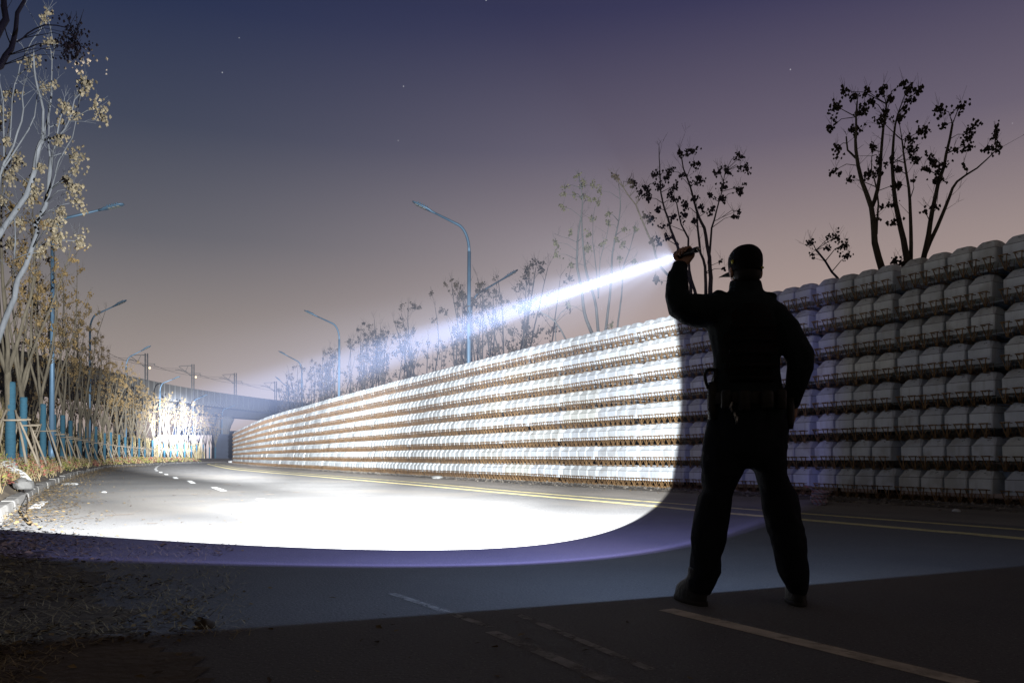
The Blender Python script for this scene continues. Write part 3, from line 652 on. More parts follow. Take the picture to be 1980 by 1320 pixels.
lamp('second left street lamp with white lit pole foot among trees',173,54.5,2.4,.55,1,10.8,zb=.5)
lamp('third left street lamp overlapping the first railway mast',243,77,2.3,.55,1,10.8,zb=.5)
lamp('brightly torchlit street lamp with curved arm, fourth on left',309,100,2.4,.45,1,10.4,zb=.5)
lamp('small torchlit street lamp, fifth on left, by the beam spot',373,127,2.2,.4,1,10.3,zb=.5)
lamp('faint distant street lamp in front of the viaduct pier',429,152,2.4,.4,1,10.8)

# ------------------------------------------------------------------ railway viaduct
dp=cat([Vector((-66,40,0)),Vector((-62.5,70,0)),Vector((-61,96,0)),Vector((-62,135,0)),Vector((-61,152,0)),Vector((-57.5,168,0)),Vector((-52,185,0)),Vector((-36,215,0)),Vector((-8,245,0))],3)
ZT,ZG,ZBt=13.9,11.4,9.4
vr=empty('viaduct',(dp[0].x,dp[0].y,0)); tag(vr,'grey concrete railway viaduct with panelled noise barrier crossing the far left','viaduct')
o0=Vector((dp[0].x,dp[0].y,0))
def extr(mb,path,prof,m=0):
    rows=[]
    for i,p in enumerate(path):
        n=side(path,i); rows.append([p+n*d+Vector((0,0,z))-o0 for d,z in prof])
    for a,b in zip(rows,rows[1:]):
        for k in range(len(prof)):
            q=(k+1)%len(prof); mb.quad(a[k],a[q],b[q],b[k])
mb=MB(); extr(mb,dp,[(0,ZG),(0,ZG-.35),(-1.4,ZG-.6),(-2.2,ZBt),(-5.8,ZBt),(-6.6,ZG-.6),(-8,ZG-.35),(-8,ZG)])
tot=sum((b-a).length for a,b in zip(dp,dp[1:])); s=.5
while s<tot-1:
    p,t=at_len(dp,s); n=Vector((t.y,-t.x,0)); mb.box(p+n*.12-o0+Vector((0,0,ZG-.28)),(.2,.22,.16),0,Matrix.Rotation(math.atan2(t.y,t.x),3,'Z')); s+=1.0
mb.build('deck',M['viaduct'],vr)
tot=sum((b-a).length for a,b in zip(dp,dp[1:]))
for pr,dd in (([(-.12,ZG-.0),(-.02,ZG),(-.02,ZT),(-.12,ZT)],.06),([(-8,ZG),(-7.9,ZG),(-7.9,ZT),(-8,ZT)],-7.85)):
    mb=MB(); extr(mb,dp,pr); s=0
    while s<tot-1:
        p,t=at_len(dp,s); n=Vector((t.y,-t.x,0)); yaw=math.atan2(t.y,t.x)
        mb.box(p+n*dd-o0+Vector((0,0,(ZT+ZG)/2-.1)),(.07,.08,(ZT-ZG)/2+.12),0,Matrix.Rotation(yaw,3,'Z')); s+=2.0
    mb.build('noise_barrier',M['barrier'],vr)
for sx in (42,66,96,128,160):
    p,t=at_len(dp,sx); 
    if p is None: continue
    n=Vector((t.y,-t.x,0)); c=p-n*4-o0; yaw=math.atan2(t.y,t.x); rot=Matrix.Rotation(yaw,3,'Z')
    mb=MB(); X=rot@Vector((1,0,0)); Yv=rot@Vector((0,1,0))
    mb.loft([(c+Vector((0,0,z)),X*a,Yv*b) for z,a,b in ((-.3,1.2,1.9),(6.3,1.2,1.9),(7.4,1.25,2.3),(8.4,1.35,2.9),(9.0,1.4,3.1))],16)
    mb.box(c+Vector((0,0,9.2)),(.5,2.4,.22),0,rot)
    mb.build('pier',M['viaduct'],vr)
# catenary masts on the deck
masts=[]
for i,(px,py,Y) in enumerate([(283,683,134),(373,704,152),(455,721,167),(533,737,181)]):
    top=V(px,py,Y); z0=ZG; r=empty('catenary_mast',(top.x,top.y,z0)); H=top.z-z0
    tag(r,['nearest dark railway mast with warm lamp above the left trees','second railway mast with warm lamp above the bright lamp post','third railway mast, plain, left of the beam end','farthest railway mast beside the small hazy trees'][i],'railway mast','overhead line masts on the viaduct')
    b=MB(); 
    for sx in (-.2,.2): b.box((sx,0,H/2),(.05,.16,H/2))
    for k in range(int(H/.55)): b.tube([(-.2,0,.3+k*.55),(.2,0,.3+k*.55+.5*(1 if k%2 else -1)*.5)],.03,4)
    b.build('post',M['mast'],r)
    b=MB(); A=Vector((-.2,0,H-.25)); B=Vector((-.2,0,H-2.3)); T=Vector((-3.0,0,H-.75))
    b.tube([A,(-2.6,0,H-.35)],.05,5); b.tube([B,(-2.7,0,H-.45)],.05,5); b.tube([(-1.2,0,H-1.3),(-3.4,0,H-1.05)],.04,5); b.tube([(-.9,0,H-.3),(-1.5,0,H-1.5)],.035,5)
    b.box((-.45,0,H-.28),(.16,.07,.07)); b.box((-.45,0,H-2.15),(.16,.07,.07)); b.build('cantilever',M['mast'],r)
    b=MB(); b.tube([(.2,0,H-1.7),(1.5,0,H-1.75)],.045,5); b.tube([(1.3,0,H-1.75),(1.5,0,H-2.3)],.04,5); b.build('insulator_arm',M['mast'],r)
    if i<2:
        b=MB(); b.ball((.62,-.1,H-2.45),.17,0,6); b.build('lamp',mat('warm_mast_lamp',(.8,.6,.3),.5,emis=(1,.78,.42),estr=2.2),r)
    masts.append(Vector((top.x,top.y,top.z)))
far0=V(190,655,116); far1=V(600,755,200)
for nm,dx,dz,lab in (('overhead_wire',-3,-.8,'upper railway contact wire strung between the masts'),('overhead_wire',1.4,-2.0,'thin feeder wire sagging on the right of the masts'),('overhead_wire',-2.4,-1.2,'lower railway contact wire strung between the masts')):
    ps=[far0]+masts+[far1]; ps=[p+Vector((dx,0,dz)) for p in ps]; pts=[]
    for a,b in zip(ps,ps[1:]):
        for k in range(6): t=k/6; pts.append(a.lerp(b,t)-Vector((0,0,1.1*t*(1-t)*2)))
    pts.append(ps[-1]); b=MB(); b.tube(pts,.028,4); tag(b.build(nm,M['mast']),lab,'wire','overhead wires of the railway')
# hoarding and walls under the viaduct
def panel(name,label,cat_,a,b,h,material,th=.12,grp=None,posts=True):
    a=Vector(a); b=Vector(b); L=(b-a).length; yaw=math.atan2((b-a).y,(b-a).x)
    r=empty(name,a,yaw); tag(r,label,cat_,grp)
    m_=MB(); n=max(1,int(L/2.5))
    for k in range(n): m_.box((L*(k+.5)/n,0,h/2),(L/n/2-.015,th/2,h/2))
    m_.build('panel',material,r)
    if posts:
        q=MB()
        for k in range(n+1): q.box((L*k/n,-.02,h/2+.05),(.06,th/2+.04,h/2+.05))
        q.build('post',material,r)
pa=V(413,884,150); pb=V(462,884,150)
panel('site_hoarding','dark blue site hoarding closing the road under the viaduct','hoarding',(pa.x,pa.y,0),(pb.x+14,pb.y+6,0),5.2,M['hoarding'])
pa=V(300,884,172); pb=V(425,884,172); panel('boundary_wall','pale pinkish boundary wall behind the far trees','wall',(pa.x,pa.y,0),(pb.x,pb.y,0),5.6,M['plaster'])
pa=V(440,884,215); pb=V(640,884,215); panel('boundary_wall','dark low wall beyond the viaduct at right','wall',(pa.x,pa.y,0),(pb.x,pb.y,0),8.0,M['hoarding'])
pa=V(330,884,168); pb=V(432,884,168); 
mb=MB(); mb.box(((pa.x+pb.x)/2,170.5,6.36),((pb.x-pa.x)/2,1.2,.75)); mb.box(((pa.x+pb.x)/2,170.5,7.21),((pb.x-pa.x)/2+.2,1.3,.1)); 
tag(mb.build('shed_roof',M['hoarding']),'dark flat shed roof edge above the pinkish wall','roof')
# ------------------------------------------------------------------ verge plants, reeds, litter
rng=random.Random(31)
def leaf(mb,p,L,w,m,yaw,pitch,roll=0.0):
    q=Matrix.Rotation(yaw,3,'Z')@Matrix.Rotation(pitch,3,'Y')@Matrix.Rotation(roll,3,'X')
    mb.add([Vector(p)+q@Vector(v) for v in ((0,0,0),(L*.45,w,L*.06),(L,0,-L*.05),(L*.45,-w,L*.06))],[(0,1,2,3)],m)
kl=kerb
def kpt(s): return at_len(kl,s)
KL0=sum((b-a).length for a,b in zip(kl,kl[1:]))
sh=MB()
for i in range(5200):                         # leafy ground cover on the bank
    s=11+rng.random()**1.8*115; p,t=kpt(s); n=Vector((-t.y,t.x,0)); d=rng.uniform(.25,2.6); q=p+n*d
    far=min(1,max(0,(p.y-18)/45)); hh=rng.uniform(.08,.34)*(1-.4*far); z0=verge_h(d)-.03
    cl=noise.noise(q*.8)
    m=0 if cl>.12 else (1 if cl<-.18 else 2)
    if rng.random()<.3: m=rng.randrange(3)
    for k in range(rng.randint(4,7)):
        a=rng.random()*6.28; L=rng.uniform(.05,.10)*(1+.8*far)
        leaf(sh,(q.x+rng.gauss(0,.06),q.y+rng.gauss(0,.06),z0+hh*rng.uniform(.35,1)),L,L*.3,m,a,rng.uniform(-.9,.5),rng.uniform(-.6,.6))
    if m==2 or rng.random()<.4:
        for k in range(3):
            a=rng.random()*6.28; b=Vector((q.x+rng.gauss(0,.05),q.y+rng.gauss(0,.05),z0)); tip=b+Vector((math.cos(a)*.09,math.sin(a)*.09,hh*1.25)); w=.006*(1+2*far)
            sh.add([b+Vector((w,0,0)),b-Vector((w,0,0)),tip],[(0,1,2)],3)
tag(sh.build('ground_cover',[M['leaf_green'],M['leaf_red'],M['leaf_dry'],M['grass_dry']]),kind='stuff')
rb=MB()
for i in range(11000):                        # tall dry reeds and brush behind the trees
    s=22+rng.random()**1.2*118; p,t=kpt(s); n=Vector((-t.y,t.x,0)); d=rng.triangular(2.6,9,3.6); q=p+n*d
    h=rng.uniform(1.0,2.9)*(.75+.5*noise.noise(q*.25)+.2); a=rng.random()*6.28; w=rng.uniform(.014,.03)*(1+p.y/70)
    b=Vector((q.x,q.y,.5)); lean=Vector((rng.gauss(0,.22),rng.gauss(0,.22),0)); md=b+lean*.35+Vector((0,0,h*.6)); tp=b+lean*1.2+Vector((0,0,h))
    sx=Vector((math.cos(a),math.sin(a),0))*w
    rb.add([b+sx,b-sx,md-sx*.8,md+sx*.8,tp],[(0,1,2,3),(3,2,4)])
    if rng.random()<.55:
        for k in range(3):
            e=b+lean*.6*rng.random()+Vector((0,0,h*rng.uniform(.4,.95))); leaf(rb,e,rng.uniform(.25,.6),w*1.3,0,rng.random()*6.28,rng.uniform(-.5,.7))
tag(rb.build('dry_reeds',M['reed']),kind='stuff')
ll=MB()
def litter(q,z,m,smin,smax):
    L=rng.uniform(smin,smax); leaf(ll,(q.x,q.y,z+rng.uniform(.004,.02)),L,L*rng.uniform(.22,.4),m,rng.random()*6.28,rng.uniform(-.35,.35),rng.uniform(-.5,.5))
for i in range(9000):                         # leaves piled along the kerb foot
    s=7+rng.random()**1.5*75; p,t=kpt(s); n=Vector((t.y,-t.x,0)); d=abs(rng.gauss(0,.42))+.02
    q=p+n*d; cl=noise.noise(q*.7+Vector((3,1,0)))
    if rng.random()>.55+.9*cl+max(0,.35-d): continue
    pile=max(0,.09-.12*d)*rng.random(); litter(q,pile,0 if rng.random()<.7 else 1,.028,.065)
for i in range(1500):                         # strewn further out on the road
    s=7+rng.random()**1.4*50; p,t=kpt(s); n=Vector((t.y,-t.x,0)); d=rng.random()**2*3.2; q=p+n*d
    if noise.noise(q*.5)<-.05+.08*d: continue
    litter(q,0,0 if rng.random()<.6 else 1,.015,.045)
for i in range(5500):                         # dark leaf mats in the near left foreground
    Y=2.4+rng.random()**1.3*5.2; X=-Y*.66+rng.random()**1.8*Y*.36-.3; q=Vector((X,Y,0))
    if noise.noise(q*1.1+Vector((7,0,0)))<.02+.22*(X+Y*.66)/Y: continue
    litter(q,rng.random()*.012,1 if rng.random()<.55 else 0,.012,.045)
for i in range(900):
    p,t=at_len(wall,rng.random()**1.6*70); n=Vector((-t.y,t.x,0)); q=p+n*rng.uniform(.3,1.9); litter(q,.03 if rng.random()<.4 else .004,0,.02,.06)
tag(ll.build('leaf_litter',[M['leaf_dry'],M['twig']]),kind='stuff')
gt=MB()
for i in range(2600):                         # flattened dry grass on the dusty verge
    Y=2.3+rng.random()**1.2*4.6; X=-Y*.68+rng.random()**1.8*Y*.34; q=Vector((X,Y,0))
    if noise.noise(q*.9+Vector((1,4,0)))<-.12: continue
    for k in range(3):
        a=rng.random()*6.28; L=rng.uniform(.03,.09); b=q+Vector((rng.gauss(0,.03),rng.gauss(0,.03),.006)); tip=b+Vector((math.cos(a)*L,math.sin(a)*L,L*rng.uniform(.05,.5))); w=Vector((-math.sin(a),math.cos(a),0))*.0025
        gt.add([b+w,b-w,tip],[(0,1,2)])
tag(gt.build('dry_grass',M['grass_dry']),kind='stuff')
tw=MB()
for i in range(70):                          # fine straw and twigs on the left lane
    Y=rng.uniform(6.8,24); p0=None
    X=-Y*.64+rng.random()**1.7*Y*.38+.15; L=rng.uniform(.05,.2); a=rng.gauss(0,.9)
    pts=[Vector((X,Y,.012))]
    for k in range(3): a+=rng.gauss(0,.25); pts.append(pts[-1]+Vector((math.cos(a),math.sin(a),0))*L/3)
    tw.tube(pts,[rng.uniform(.0018,.0036)]*4,4)
tag(tw.build('fallen_straw',M['twig']),kind='stuff')
# single things lying about
def branch_thing(label,pts,r):
    b=MB(); b.tube(pts,[r*(1-.6*i/(len(pts)-1)) for i in range(len(pts))],5)
    for k in (1,2): 
        q=Vector(pts[k]); b.tube([q,q+Vector((.12*(-1)**k,.10,.05))],[r*.5,r*.25],4)
    return tag(b.build('fallen_twig',M['twig']),label,'twig')
branch_thing('thin bent twig propped against the left kerb',[G(63,1016)+Vector((0,0,.01)),G(52,1000)+Vector((0,0,.03)),G(46,976)+Vector((0,.1,.10)),G(40,966)+Vector((-.05,.15,.17)),G(20,961)+Vector((-.25,.2,.19))],.014)
branch_thing('dark twig lying flat on the lit left lane',[G(95,985,.01),G(115,983,.012),G(135,980,.012),G(148,976,.01)],.005)
branch_thing('long pale straw stalk across the lit left lane',[G(205,996,.01),G(225,994.5,.012),G(248,993.5,.012),G(262,992.5,.01)],.003)
def crumple(name,label,cat_,c,size,material,seed,grp=None,sub=3,amp=.35,flat=1.0):
    bm=bmesh.new(); bmesh.ops.create_icosphere(bm,subdivisions=sub,radius=1.0); off_=Vector((seed*3.1,seed*1.7,seed))
    for v in bm.verts:
        p=v.co.copy(); f=1+amp*noise.noise(p*1.3+off_)+amp*.6*abs(noise.noise(p*3.1+off_))+amp*.25*noise.noise(p*7+off_)
        v.co=Vector((p.x*f*size[0],p.y*f*size[1],max(p.z*f,-.35)*size[2]))
    me=bpy.data.meshes.new(name); bm.to_mesh(me); bm.free(); me.materials.append(material); me.polygons.foreach_set('use_smooth',[sub>2]*len(me.polygons))
    o=link(name,me); o.location=c; lo=min(v.co.z for v in me.vertices); o.location.z=c.z-lo-.005
    return tag(o,label,cat_,grp)
p=G(43,957,.1); crumple('rock','grey rock on the verge edge under white plastic strip','rock',Vector((p.x-.1,p.y+.2,.2)),(.14,.17,.13),M['rock'],2,sub=4,amp=.25)
b=MB(); pts=[V(x,y,16.2) for x,y in ((-30,893),(0,898),(22,907),(40,914),(52,924),(60,934))]; pts=cat(pts,.08)
for i,q in enumerate(pts[:-1]):
    r=pts[i+1]; w=Vector((.02,-.10,-.05)); b.quad(q+w,q-w*.6,r-w*.6,r+w); b.quad(q+w+Vector((0,0,.02)),r+w+Vector((0,0,.02)),r-w*.6+Vector((0,0,.02)),q-w*.6+Vector((0,0,.02)))
tag(b.build('plastic_strip',M['white_plastic']),'white plastic strip bent over the rock by left kerb','plastic strip')
p=V(5,900,17); o=crumple('plastic_sheet','grey crumpled sheet among red leaves at left photo edge','plastic sheet',Vector((p.x-.2,p.y+.4,.5)),(.24,.22,.12),M['plastic'],7,sub=4,amp=.3)
CR=[((134,937),(.22,.10,.05),'plastic','crumpled clear plastic strip on leaves by left kerb'),((116,926.5),(.06,.05,.03),'white_plastic','small white scrap beside the kerb leaves'),((201,951.5),(.06,.05,.02),'white_plastic','small white scrap on the lit left lane'),((755,914),(.30,.2,.16),'white_plastic','clear plastic bag on the shoulder at the sleeper wall foot'),((846,925),(.22,.14,.08),'plastic','flat grey plastic scrap on the shoulder below the sleeper wall'),((448,894.5),(.45,.4,.25),'white_plastic','white lump at the far end of the sleeper wall'),((217,1231),(.075,.02,.012),'plastic','pale strip of litter in the dark left foreground'),((1849,989),(.06,.05,.035),'white_plastic','white pebble sized scrap on the right shoulder')]
for i,(px,sz,m_,lab) in enumerate(CR): crumple('plastic_scrap',lab,'litter',G(*px),sz,M[m_],10+i,'scraps of plastic litter')
p=G(395,1214); crumple('dry_leaf_clump','dark curled dry leaf clump in left foreground','leaf clump',p,(.032,.022,.026),M['twig'],31,sub=3,amp=.9)
# woven sack hanging out from under the wall
b=MB(); A=V(1553,939,14.0); B=V(1606,952,13.6); Dn=V(1590,972,13.0); E=V(1578,968,13.0)
rows=[]
for i in range(9):
    u=i/8; top=A.lerp(B,u); bot=E.lerp(Dn,u); bot.z=.0+.01
    rows.append([top.lerp(bot,v/8)+Vector((.06*math.sin(u*9+v*.7),-.10*math.sin(v/8*3.1),.05*math.sin(u*7+v)*(1-abs(v-4)/4))) for v in range(9)])
for i in range(8):
    for j in range(8): b.quad(rows[i][j],rows[i+1][j],rows[i+1][j+1],rows[i][j+1])
sk=b.build('woven_sack',M['plaid'],None,True); sm_=sk.modifiers.new('t','SOLIDIFY'); sm_.thickness=.02; tag(sk,'checked woven plastic sack slumped at the wall foot right of the man','sack')

# ------------------------------------------------------------------ the man
MY=4.05
K=MY/F
def m_(px,py,dy=0.0): return V(px,py,MY)+Vector((0,dy,0))
def hring(y,l,r,dep,dy=0.0,tw=0.0):
    a=m_(l,y); b=m_(r,y); c=(a+b)/2+Vector((0,dy,0)); hx=(b-a)/2
    ax=Vector((hx.length*math.cos(tw),hx.length*math.sin(tw),0)); ay=Vector((-math.sin(tw)*dep,math.cos(tw)*dep,0)); return (c,ax,ay)
def limb(mb,pts,n=16):                       # pts: (centre, radius)
    vs=[Vector(p) for p,_ in pts]; rings=[]
    for i,(p,r) in enumerate(pts):
        t=(vs[min(i+1,len(vs)-1)]-vs[max(i-1,0)]).normalized(); u=Vector((0,1,0)); u=(u-t*u.dot(t)).normalized(); w=t.cross(u)
        rw,ru=(r if hasattr(r,'__len__') else (r,r)); rings.append((p,w*rw,u*ru))
    mb.loft(rings,n)
person=empty('person',(m_(1440,1172).x,MY,0)); PO=Vector(person.location)
tag(person,'person in dark uniform and cap seen from behind, raising a torch with left hand','person')
def pbuild(mb,name,material,parent=person,smooth=True):
    mb.v=[(v[0]-PO.x,v[1]-PO.y,v[2]-PO.z) for v in mb.v]; return mb.build(name,material,parent,smooth)
# torch axis
LP=V(1309,495.5,4.14); TG=V(340,820,106.0); AX=(TG-LP).normalized()
EX=AX.cross(Vector((0,0,1))).normalized(); EZ=EX.cross(AX)
grip=LP-AX*.072
# --- hand that closes round the torch (fist, back of the hand towards us)
def fist(mb,c,ax,ex,ez,wrist,RB=.0165):
    # palm below/behind the barrel, knuckles on the camera side, fingers run over the top and down the far side
    back=(-ax*.55-ez*.0+ex*.9).normalized()
    def circ(th,rad,al): return c+ax*al+(ex*math.cos(th)+ez*math.sin(th))*rad
    for i,(al,r,ext) in enumerate(((.036,.0088,250),(.013,.0095,262),(-.010,.0090,255),(-.032,.0078,240))):
        n=11; pts=[]; rr=[]
        for k in range(n):
            th=R(-55+ext*k/(n-1)); bump=.004*(k in (2,6)); pts.append(circ(th,RB+r+bump+(.006 if k<2 else 0),al)); rr.append(r*(1.08 if k in (2,6) else 1.0)*(1-.22*k/(n-1)))
        mb.tube(pts,rr,10)
    pc=c+(ex*.55-ez*.83)*(RB+.018)+ax*.002
    rings=[]
    for k in range(7):                        # palm, from knuckle edge to wrist
        t=k/6; cc=(c+ex*(RB+.010)-ez*.006+ax*.002).lerp(wrist,t); wid=.046*(1-t)+.030*t; th=.017*(1-t)+.024*t
        d=(wrist-c).normalized(); aa=(ax-d*ax.dot(d)).normalized(); bb=d.cross(aa); rings.append((cc,aa*wid,bb*th))
    mb.loft(rings,18)
    tb=[wrist.lerp(c,.42)+ax*.030-ex*.012, c-ez*(RB+.016)+ax*.040-ex*.012, c-ez*(RB*.6)+ax*.052-ex*(RB+.010), c+ez*.006+ax*.056-ex*(RB+.011)]
    mb.tube(cat(tb,.012),[.0125-.00035*i for i in range(len(cat(tb,.012)))],10)
wristL=m_(1321,512,.04)
body=MB()
fist(body,grip,AX,EX,EZ,wristL)
# forearms, arms, torso, legs under the clothes
shL=m_(1400,598); elL=m_(1311,590,-.03); shR=m_(1489,600); elR=m_(1540,703,-.06); wrR=m_(1536,778,.02)
limb(body,[(wristL,(.030,.024)),(wristL.lerp(elL,.3),.036),(wristL.lerp(elL,.7),.046),(elL,.045),(elL.lerp(shL,.5),.055),(shL,.06)])
limb(body,[(shR,.06),(shR.lerp(elR,.5),.052),(elR,.043),(elR.lerp(wrR,.5),.042),(wrR,(.029,.024))])
handR=m_(1528,800,.02)
body.loft([(wrR.lerp(handR,t),Vector((.030+.012*t,0,0)),Vector((0,.022-.004*t,0))) for t in (0,.35,.7,1.0,1.2)],14)
for i,(dx,L) in enumerate(((-.030,.060),(-.010,.070),(.010,.066),(.029,.052))):
    q=handR+Vector((dx,0,-.010)); body.tube([q,q+Vector((-.004,.006,-L*.45)),q+Vector((-.010,.022,-L*.8)),q+Vector((-.014,.038,-L))],[.0098,.0092,.0086,.0072],10)
body.tube([wrR.lerp(handR,.4)+Vector((-.03,.01,0)),handR+Vector((-.052,.02,-.006)),handR+Vector((-.056,.035,-.035))],[.013,.0115,.009],10)
HX=lambda y,l,r,d,dy=0: body_r.append(hring(y,l,r,d,dy))
body_r=[]
for y,l,r,d,dy in ((868,1388,1492,.085,0),(840,1380,1508,.105,0),(790,1385,1503,.10,.0),(745,1388,1496,.095,.0),(690,1392,1497,.10,0),(640,1388,1496,.105,0),(605,1398,1490,.09,0),(578,1415,1474,.07,.0),(562,1420,1465,.06,.01),(548,1421,1465,.058,.015)): HX(y,l,r,d,dy)
body.loft(body_r,22)
for pts in (((1402,875,28),(1390,940,20),(1378,1000,18),(1370,1040,17),(1363,1090,15),(1356,1130,12),(1351,1158,11)),((1482,875,28),(1500,940,20),(1516,1000,18),(1523,1040,17),(1532,1090,15),(1541,1130,12),(1545,1158,11))):
    limb(body,[(m_(x,y),r*K) for x,y,r in pts])
# head: skull, jaw, face turned away and a little to the left
hc=m_(1443,518,.02); FD=Vector((-.06,.998,0)).normalized(); SD=Vector((FD.y,-FD.x,0))
hr=[]
for z,w,fb,fo in ((-.125,.030,.034,.052),(-.112,.046,.052,.036),(-.085,.058,.072,.020),(-.05,.066,.086,.006),(-.01,.072,.094,0),(.03,.075,.098,-.004),(.065,.070,.092,-.006),(.09,.056,.074,-.006),(.107,.032,.044,-.006)):
    hr.append((hc+Vector((0,0,z))+FD*fo,SD*w,FD*fb))
body.loft(hr,24)
body.loft([(hc+FD*(.088+a)+Vector((0,0,z)),SD*w,Vector((0,0,h))-FD*.003) for a,z,w,h in ((-.012,-.012,.010,.022),(.004,-.018,.010,.020),(.016,-.026,.010,.012),(.021,-.030,.006,.006))],10)   # nose
body.loft([(hc+FD*(.074+a)+Vector((0,0,-.066)),SD*.024,Vector((0,0,.009))) for a in (-.012,.006,.013)],10)      # mouth
for sgn in (-1,1):
    body.ball(hc+SD*sgn*.030+FD*.080+Vector((0,0,.012)),(.016,.012,.008),0,6)                                    # brow
    e=hc+SD*sgn*.077-FD*.012+Vector((0,0,-.022)); body.ball(e,(.009,.019,.031),0,8)                              # ear
bo=pbuild(body,'body',M['skin']); fuse(bo,.0052,3)
ey=MB()
for sgn in (-1,1): ey.ball(hc+SD*sgn*.031+FD*.0835+Vector((0,0,-.004)),.0105,0,8)
pbuild(ey,'eyes',M['white_eye'])
hb=MB()
hb.loft([(hc+Vector((0,0,z))-FD*o,SD*w,FD*d) for z,w,d,o in ((-.075,.058,.05,.035),(-.04,.071,.078,.016),(.0,.077,.092,.008),(.03,.079,.10,.004))],22); pbuild(hb,'hair',M['hair'])
# jacket with raised left arm and bent right arm
jk=MB(); rings=[]
for y,l,r,d,dy in ((822,1372,1523,.118,0),(800,1372,1522,.122,0),(777,1373,1519,.122,0),(752,1373,1512,.118,0),(720,1379,1508,.118,0),(692,1379,1507,.120,0),(662,1373,1507,.125,0),(638,1368,1506,.128,0),(612,1374,1506,.122,0),(592,1384,1502,.108,0),(577,1396,1494,.09,.0),(567,1404,1484,.075,.004)):
    rings.append(hring(y,l,r,d,dy))
jk.loft(rings,26)
jk.loft([hring(572,1404,1482,.078,.0),hring(560,1411,1476,.072,.006),hring(547,1412,1474.5,.069,.010),hring(541,1414,1473,.066,.012)],22)   # collar
limb(jk,[(m_(1410,604),(.092,.10)),(m_(1380,601),(.088,.092)),(m_(1352,600.5),(.0855,.085)),(m_(1331,598,-.01),(.082,.08)),(m_(1314,590,-.025),(.074,.072)),(m_(1307,573,-.02),(.062,.064)),(m_(1310,550,0),(.0565,.058)),(m_(1313,528,.02),(.049,.05)),(m_(1318,511,.035),(.038,.040)),(m_(1319,506,.038),(.036,.036))])
limb(jk,[(m_(1476,598),(.075,.09)),(m_(1494,610,-.005),(.075,.08)),(m_(1511,632,-.02),(.074,.076)),(m_(1526,662,-.045),(.071,.072)),(m_(1539,692,-.06),(.069,.068)),(m_(1541,712,-.06),(.066,.066)),(m_(1538,735,-.04),(.058,.06)),(m_(1536,758,-.01),(.048,.05)),(m_(1534,780,.015),(.041,.042)),(m_(1532,786,.02),(.038,.038))])
for c_,a_ in (((1392,567),.03),((1490,571),.032)): jk.ball(m_(*c_),(.034,.05,.014),0,8,Matrix.Rotation(.12 if c_[0]<1440 else .3,3,'Y'))
jo=pbuild(jk,'jacket',M['jacket']); fuse(jo,.009,3,.0085,12)
# vest panel over the back
vs=MB(); rings=[]
for y,l,r,d in ((742,1379,1506,.124),(700,1383,1503,.128),(650,1377,1503,.137),(615,1385,1498,.133),(595,1396,1490,.118)): rings.append(hring(y,l,r,d,-.002))
vs.loft(rings,26)
for k in range(5): vs.box(m_(1441,735-24*k,-.132),(.115,.006,.010))
pbuild(vs,'vest',M['cap'])
# trousers
tr=MB(); 
tr.loft([hring(y,l,r,d) for y,l,r,d in ((905,1420,1466,.10),(888,1385,1508,.118),(872,1357,1521,.132),(848,1363,1524,.135),(825,1368,1525,.13),(800,1372,1520,.124),(785,1374,1515,.12))],26)
tr.loft([hring(y,l,r,d,dy,.1) for y,l,r,d,dy in ((862,1362,1446,.115,0),(886,1357,1443,.112,0),(915,1358,1436,.106,.004),(945,1359,1420,.098,.008),(958,1351,1416,.095,.01),(985,1347,1412,.092,.008),(1012,1341,1409,.09,.0),(1042,1335,1402,.09,-.008),(1073,1334,1393,.088,-.012),(1103,1334.5,1391.5,.085,-.012),(1124,1333,1384,.08,-.006),(1140,1333,1375,.07,0),(1147,1336,1371,.06,0))],22)
tr.loft([hring(y,l,r,d,dy,-.1) for y,l,r,d,dy in ((862,1440,1523,.115,0),(886,1444,1520,.112,0),(915,1462,1521.5,.106,.004),(939,1468,1532,.1,.008),(955,1472,1542,.096,.01),(985,1476,1549,.093,.008),(1012,1482,1552,.09,0),(1042,1489,1556,.09,-.008),(1073,1497,1559,.088,-.012),(1103,1504.5,1560,.085,-.012),(1121,1514,1560,.08,-.006),(1138,1523,1559,.07,0),(1147,1527,1557,.06,0))],22)
to=pbuild(tr,'trousers',M['trouser']); fuse(to,.009,3,.0095,11)
# boots
for px0,px1,toe,lab in ((1330,1371,Vector((-.33,.94,0)),'l'),(1527,1561,Vector((.15,.99,0)),'r')):
    c=m_((px0+px1)/2,1172); c.z=0; toe.normalize(); sd=Vector((toe.y,-toe.x,0)); b=MB()
    b.loft([(c+toe*f+Vector((0,0,z)),sd*w,toe*l) for z,w,l,f in ((.0,.047,.135,.075),(.03,.048,.137,.075),(.075,.047,.128,.066),(.105,.043,.10,.045),(.125,.046,.075,.018),(.15,.050,.064,.0),(.19,.05,.064,0))],20)
    bt=pbuild(b,'boot',M['leather']); fuse(bt,.008,2)
    s_=MB(); s_.loft([(c+toe*f+Vector((0,0,z)),sd*w,toe*l) for z,w,l,f in ((-.004,.05,.142,.075),(.022,.051,.143,.075))],20); q=pbuild(s_,'sole',M['sole'],None); q.parent=bt
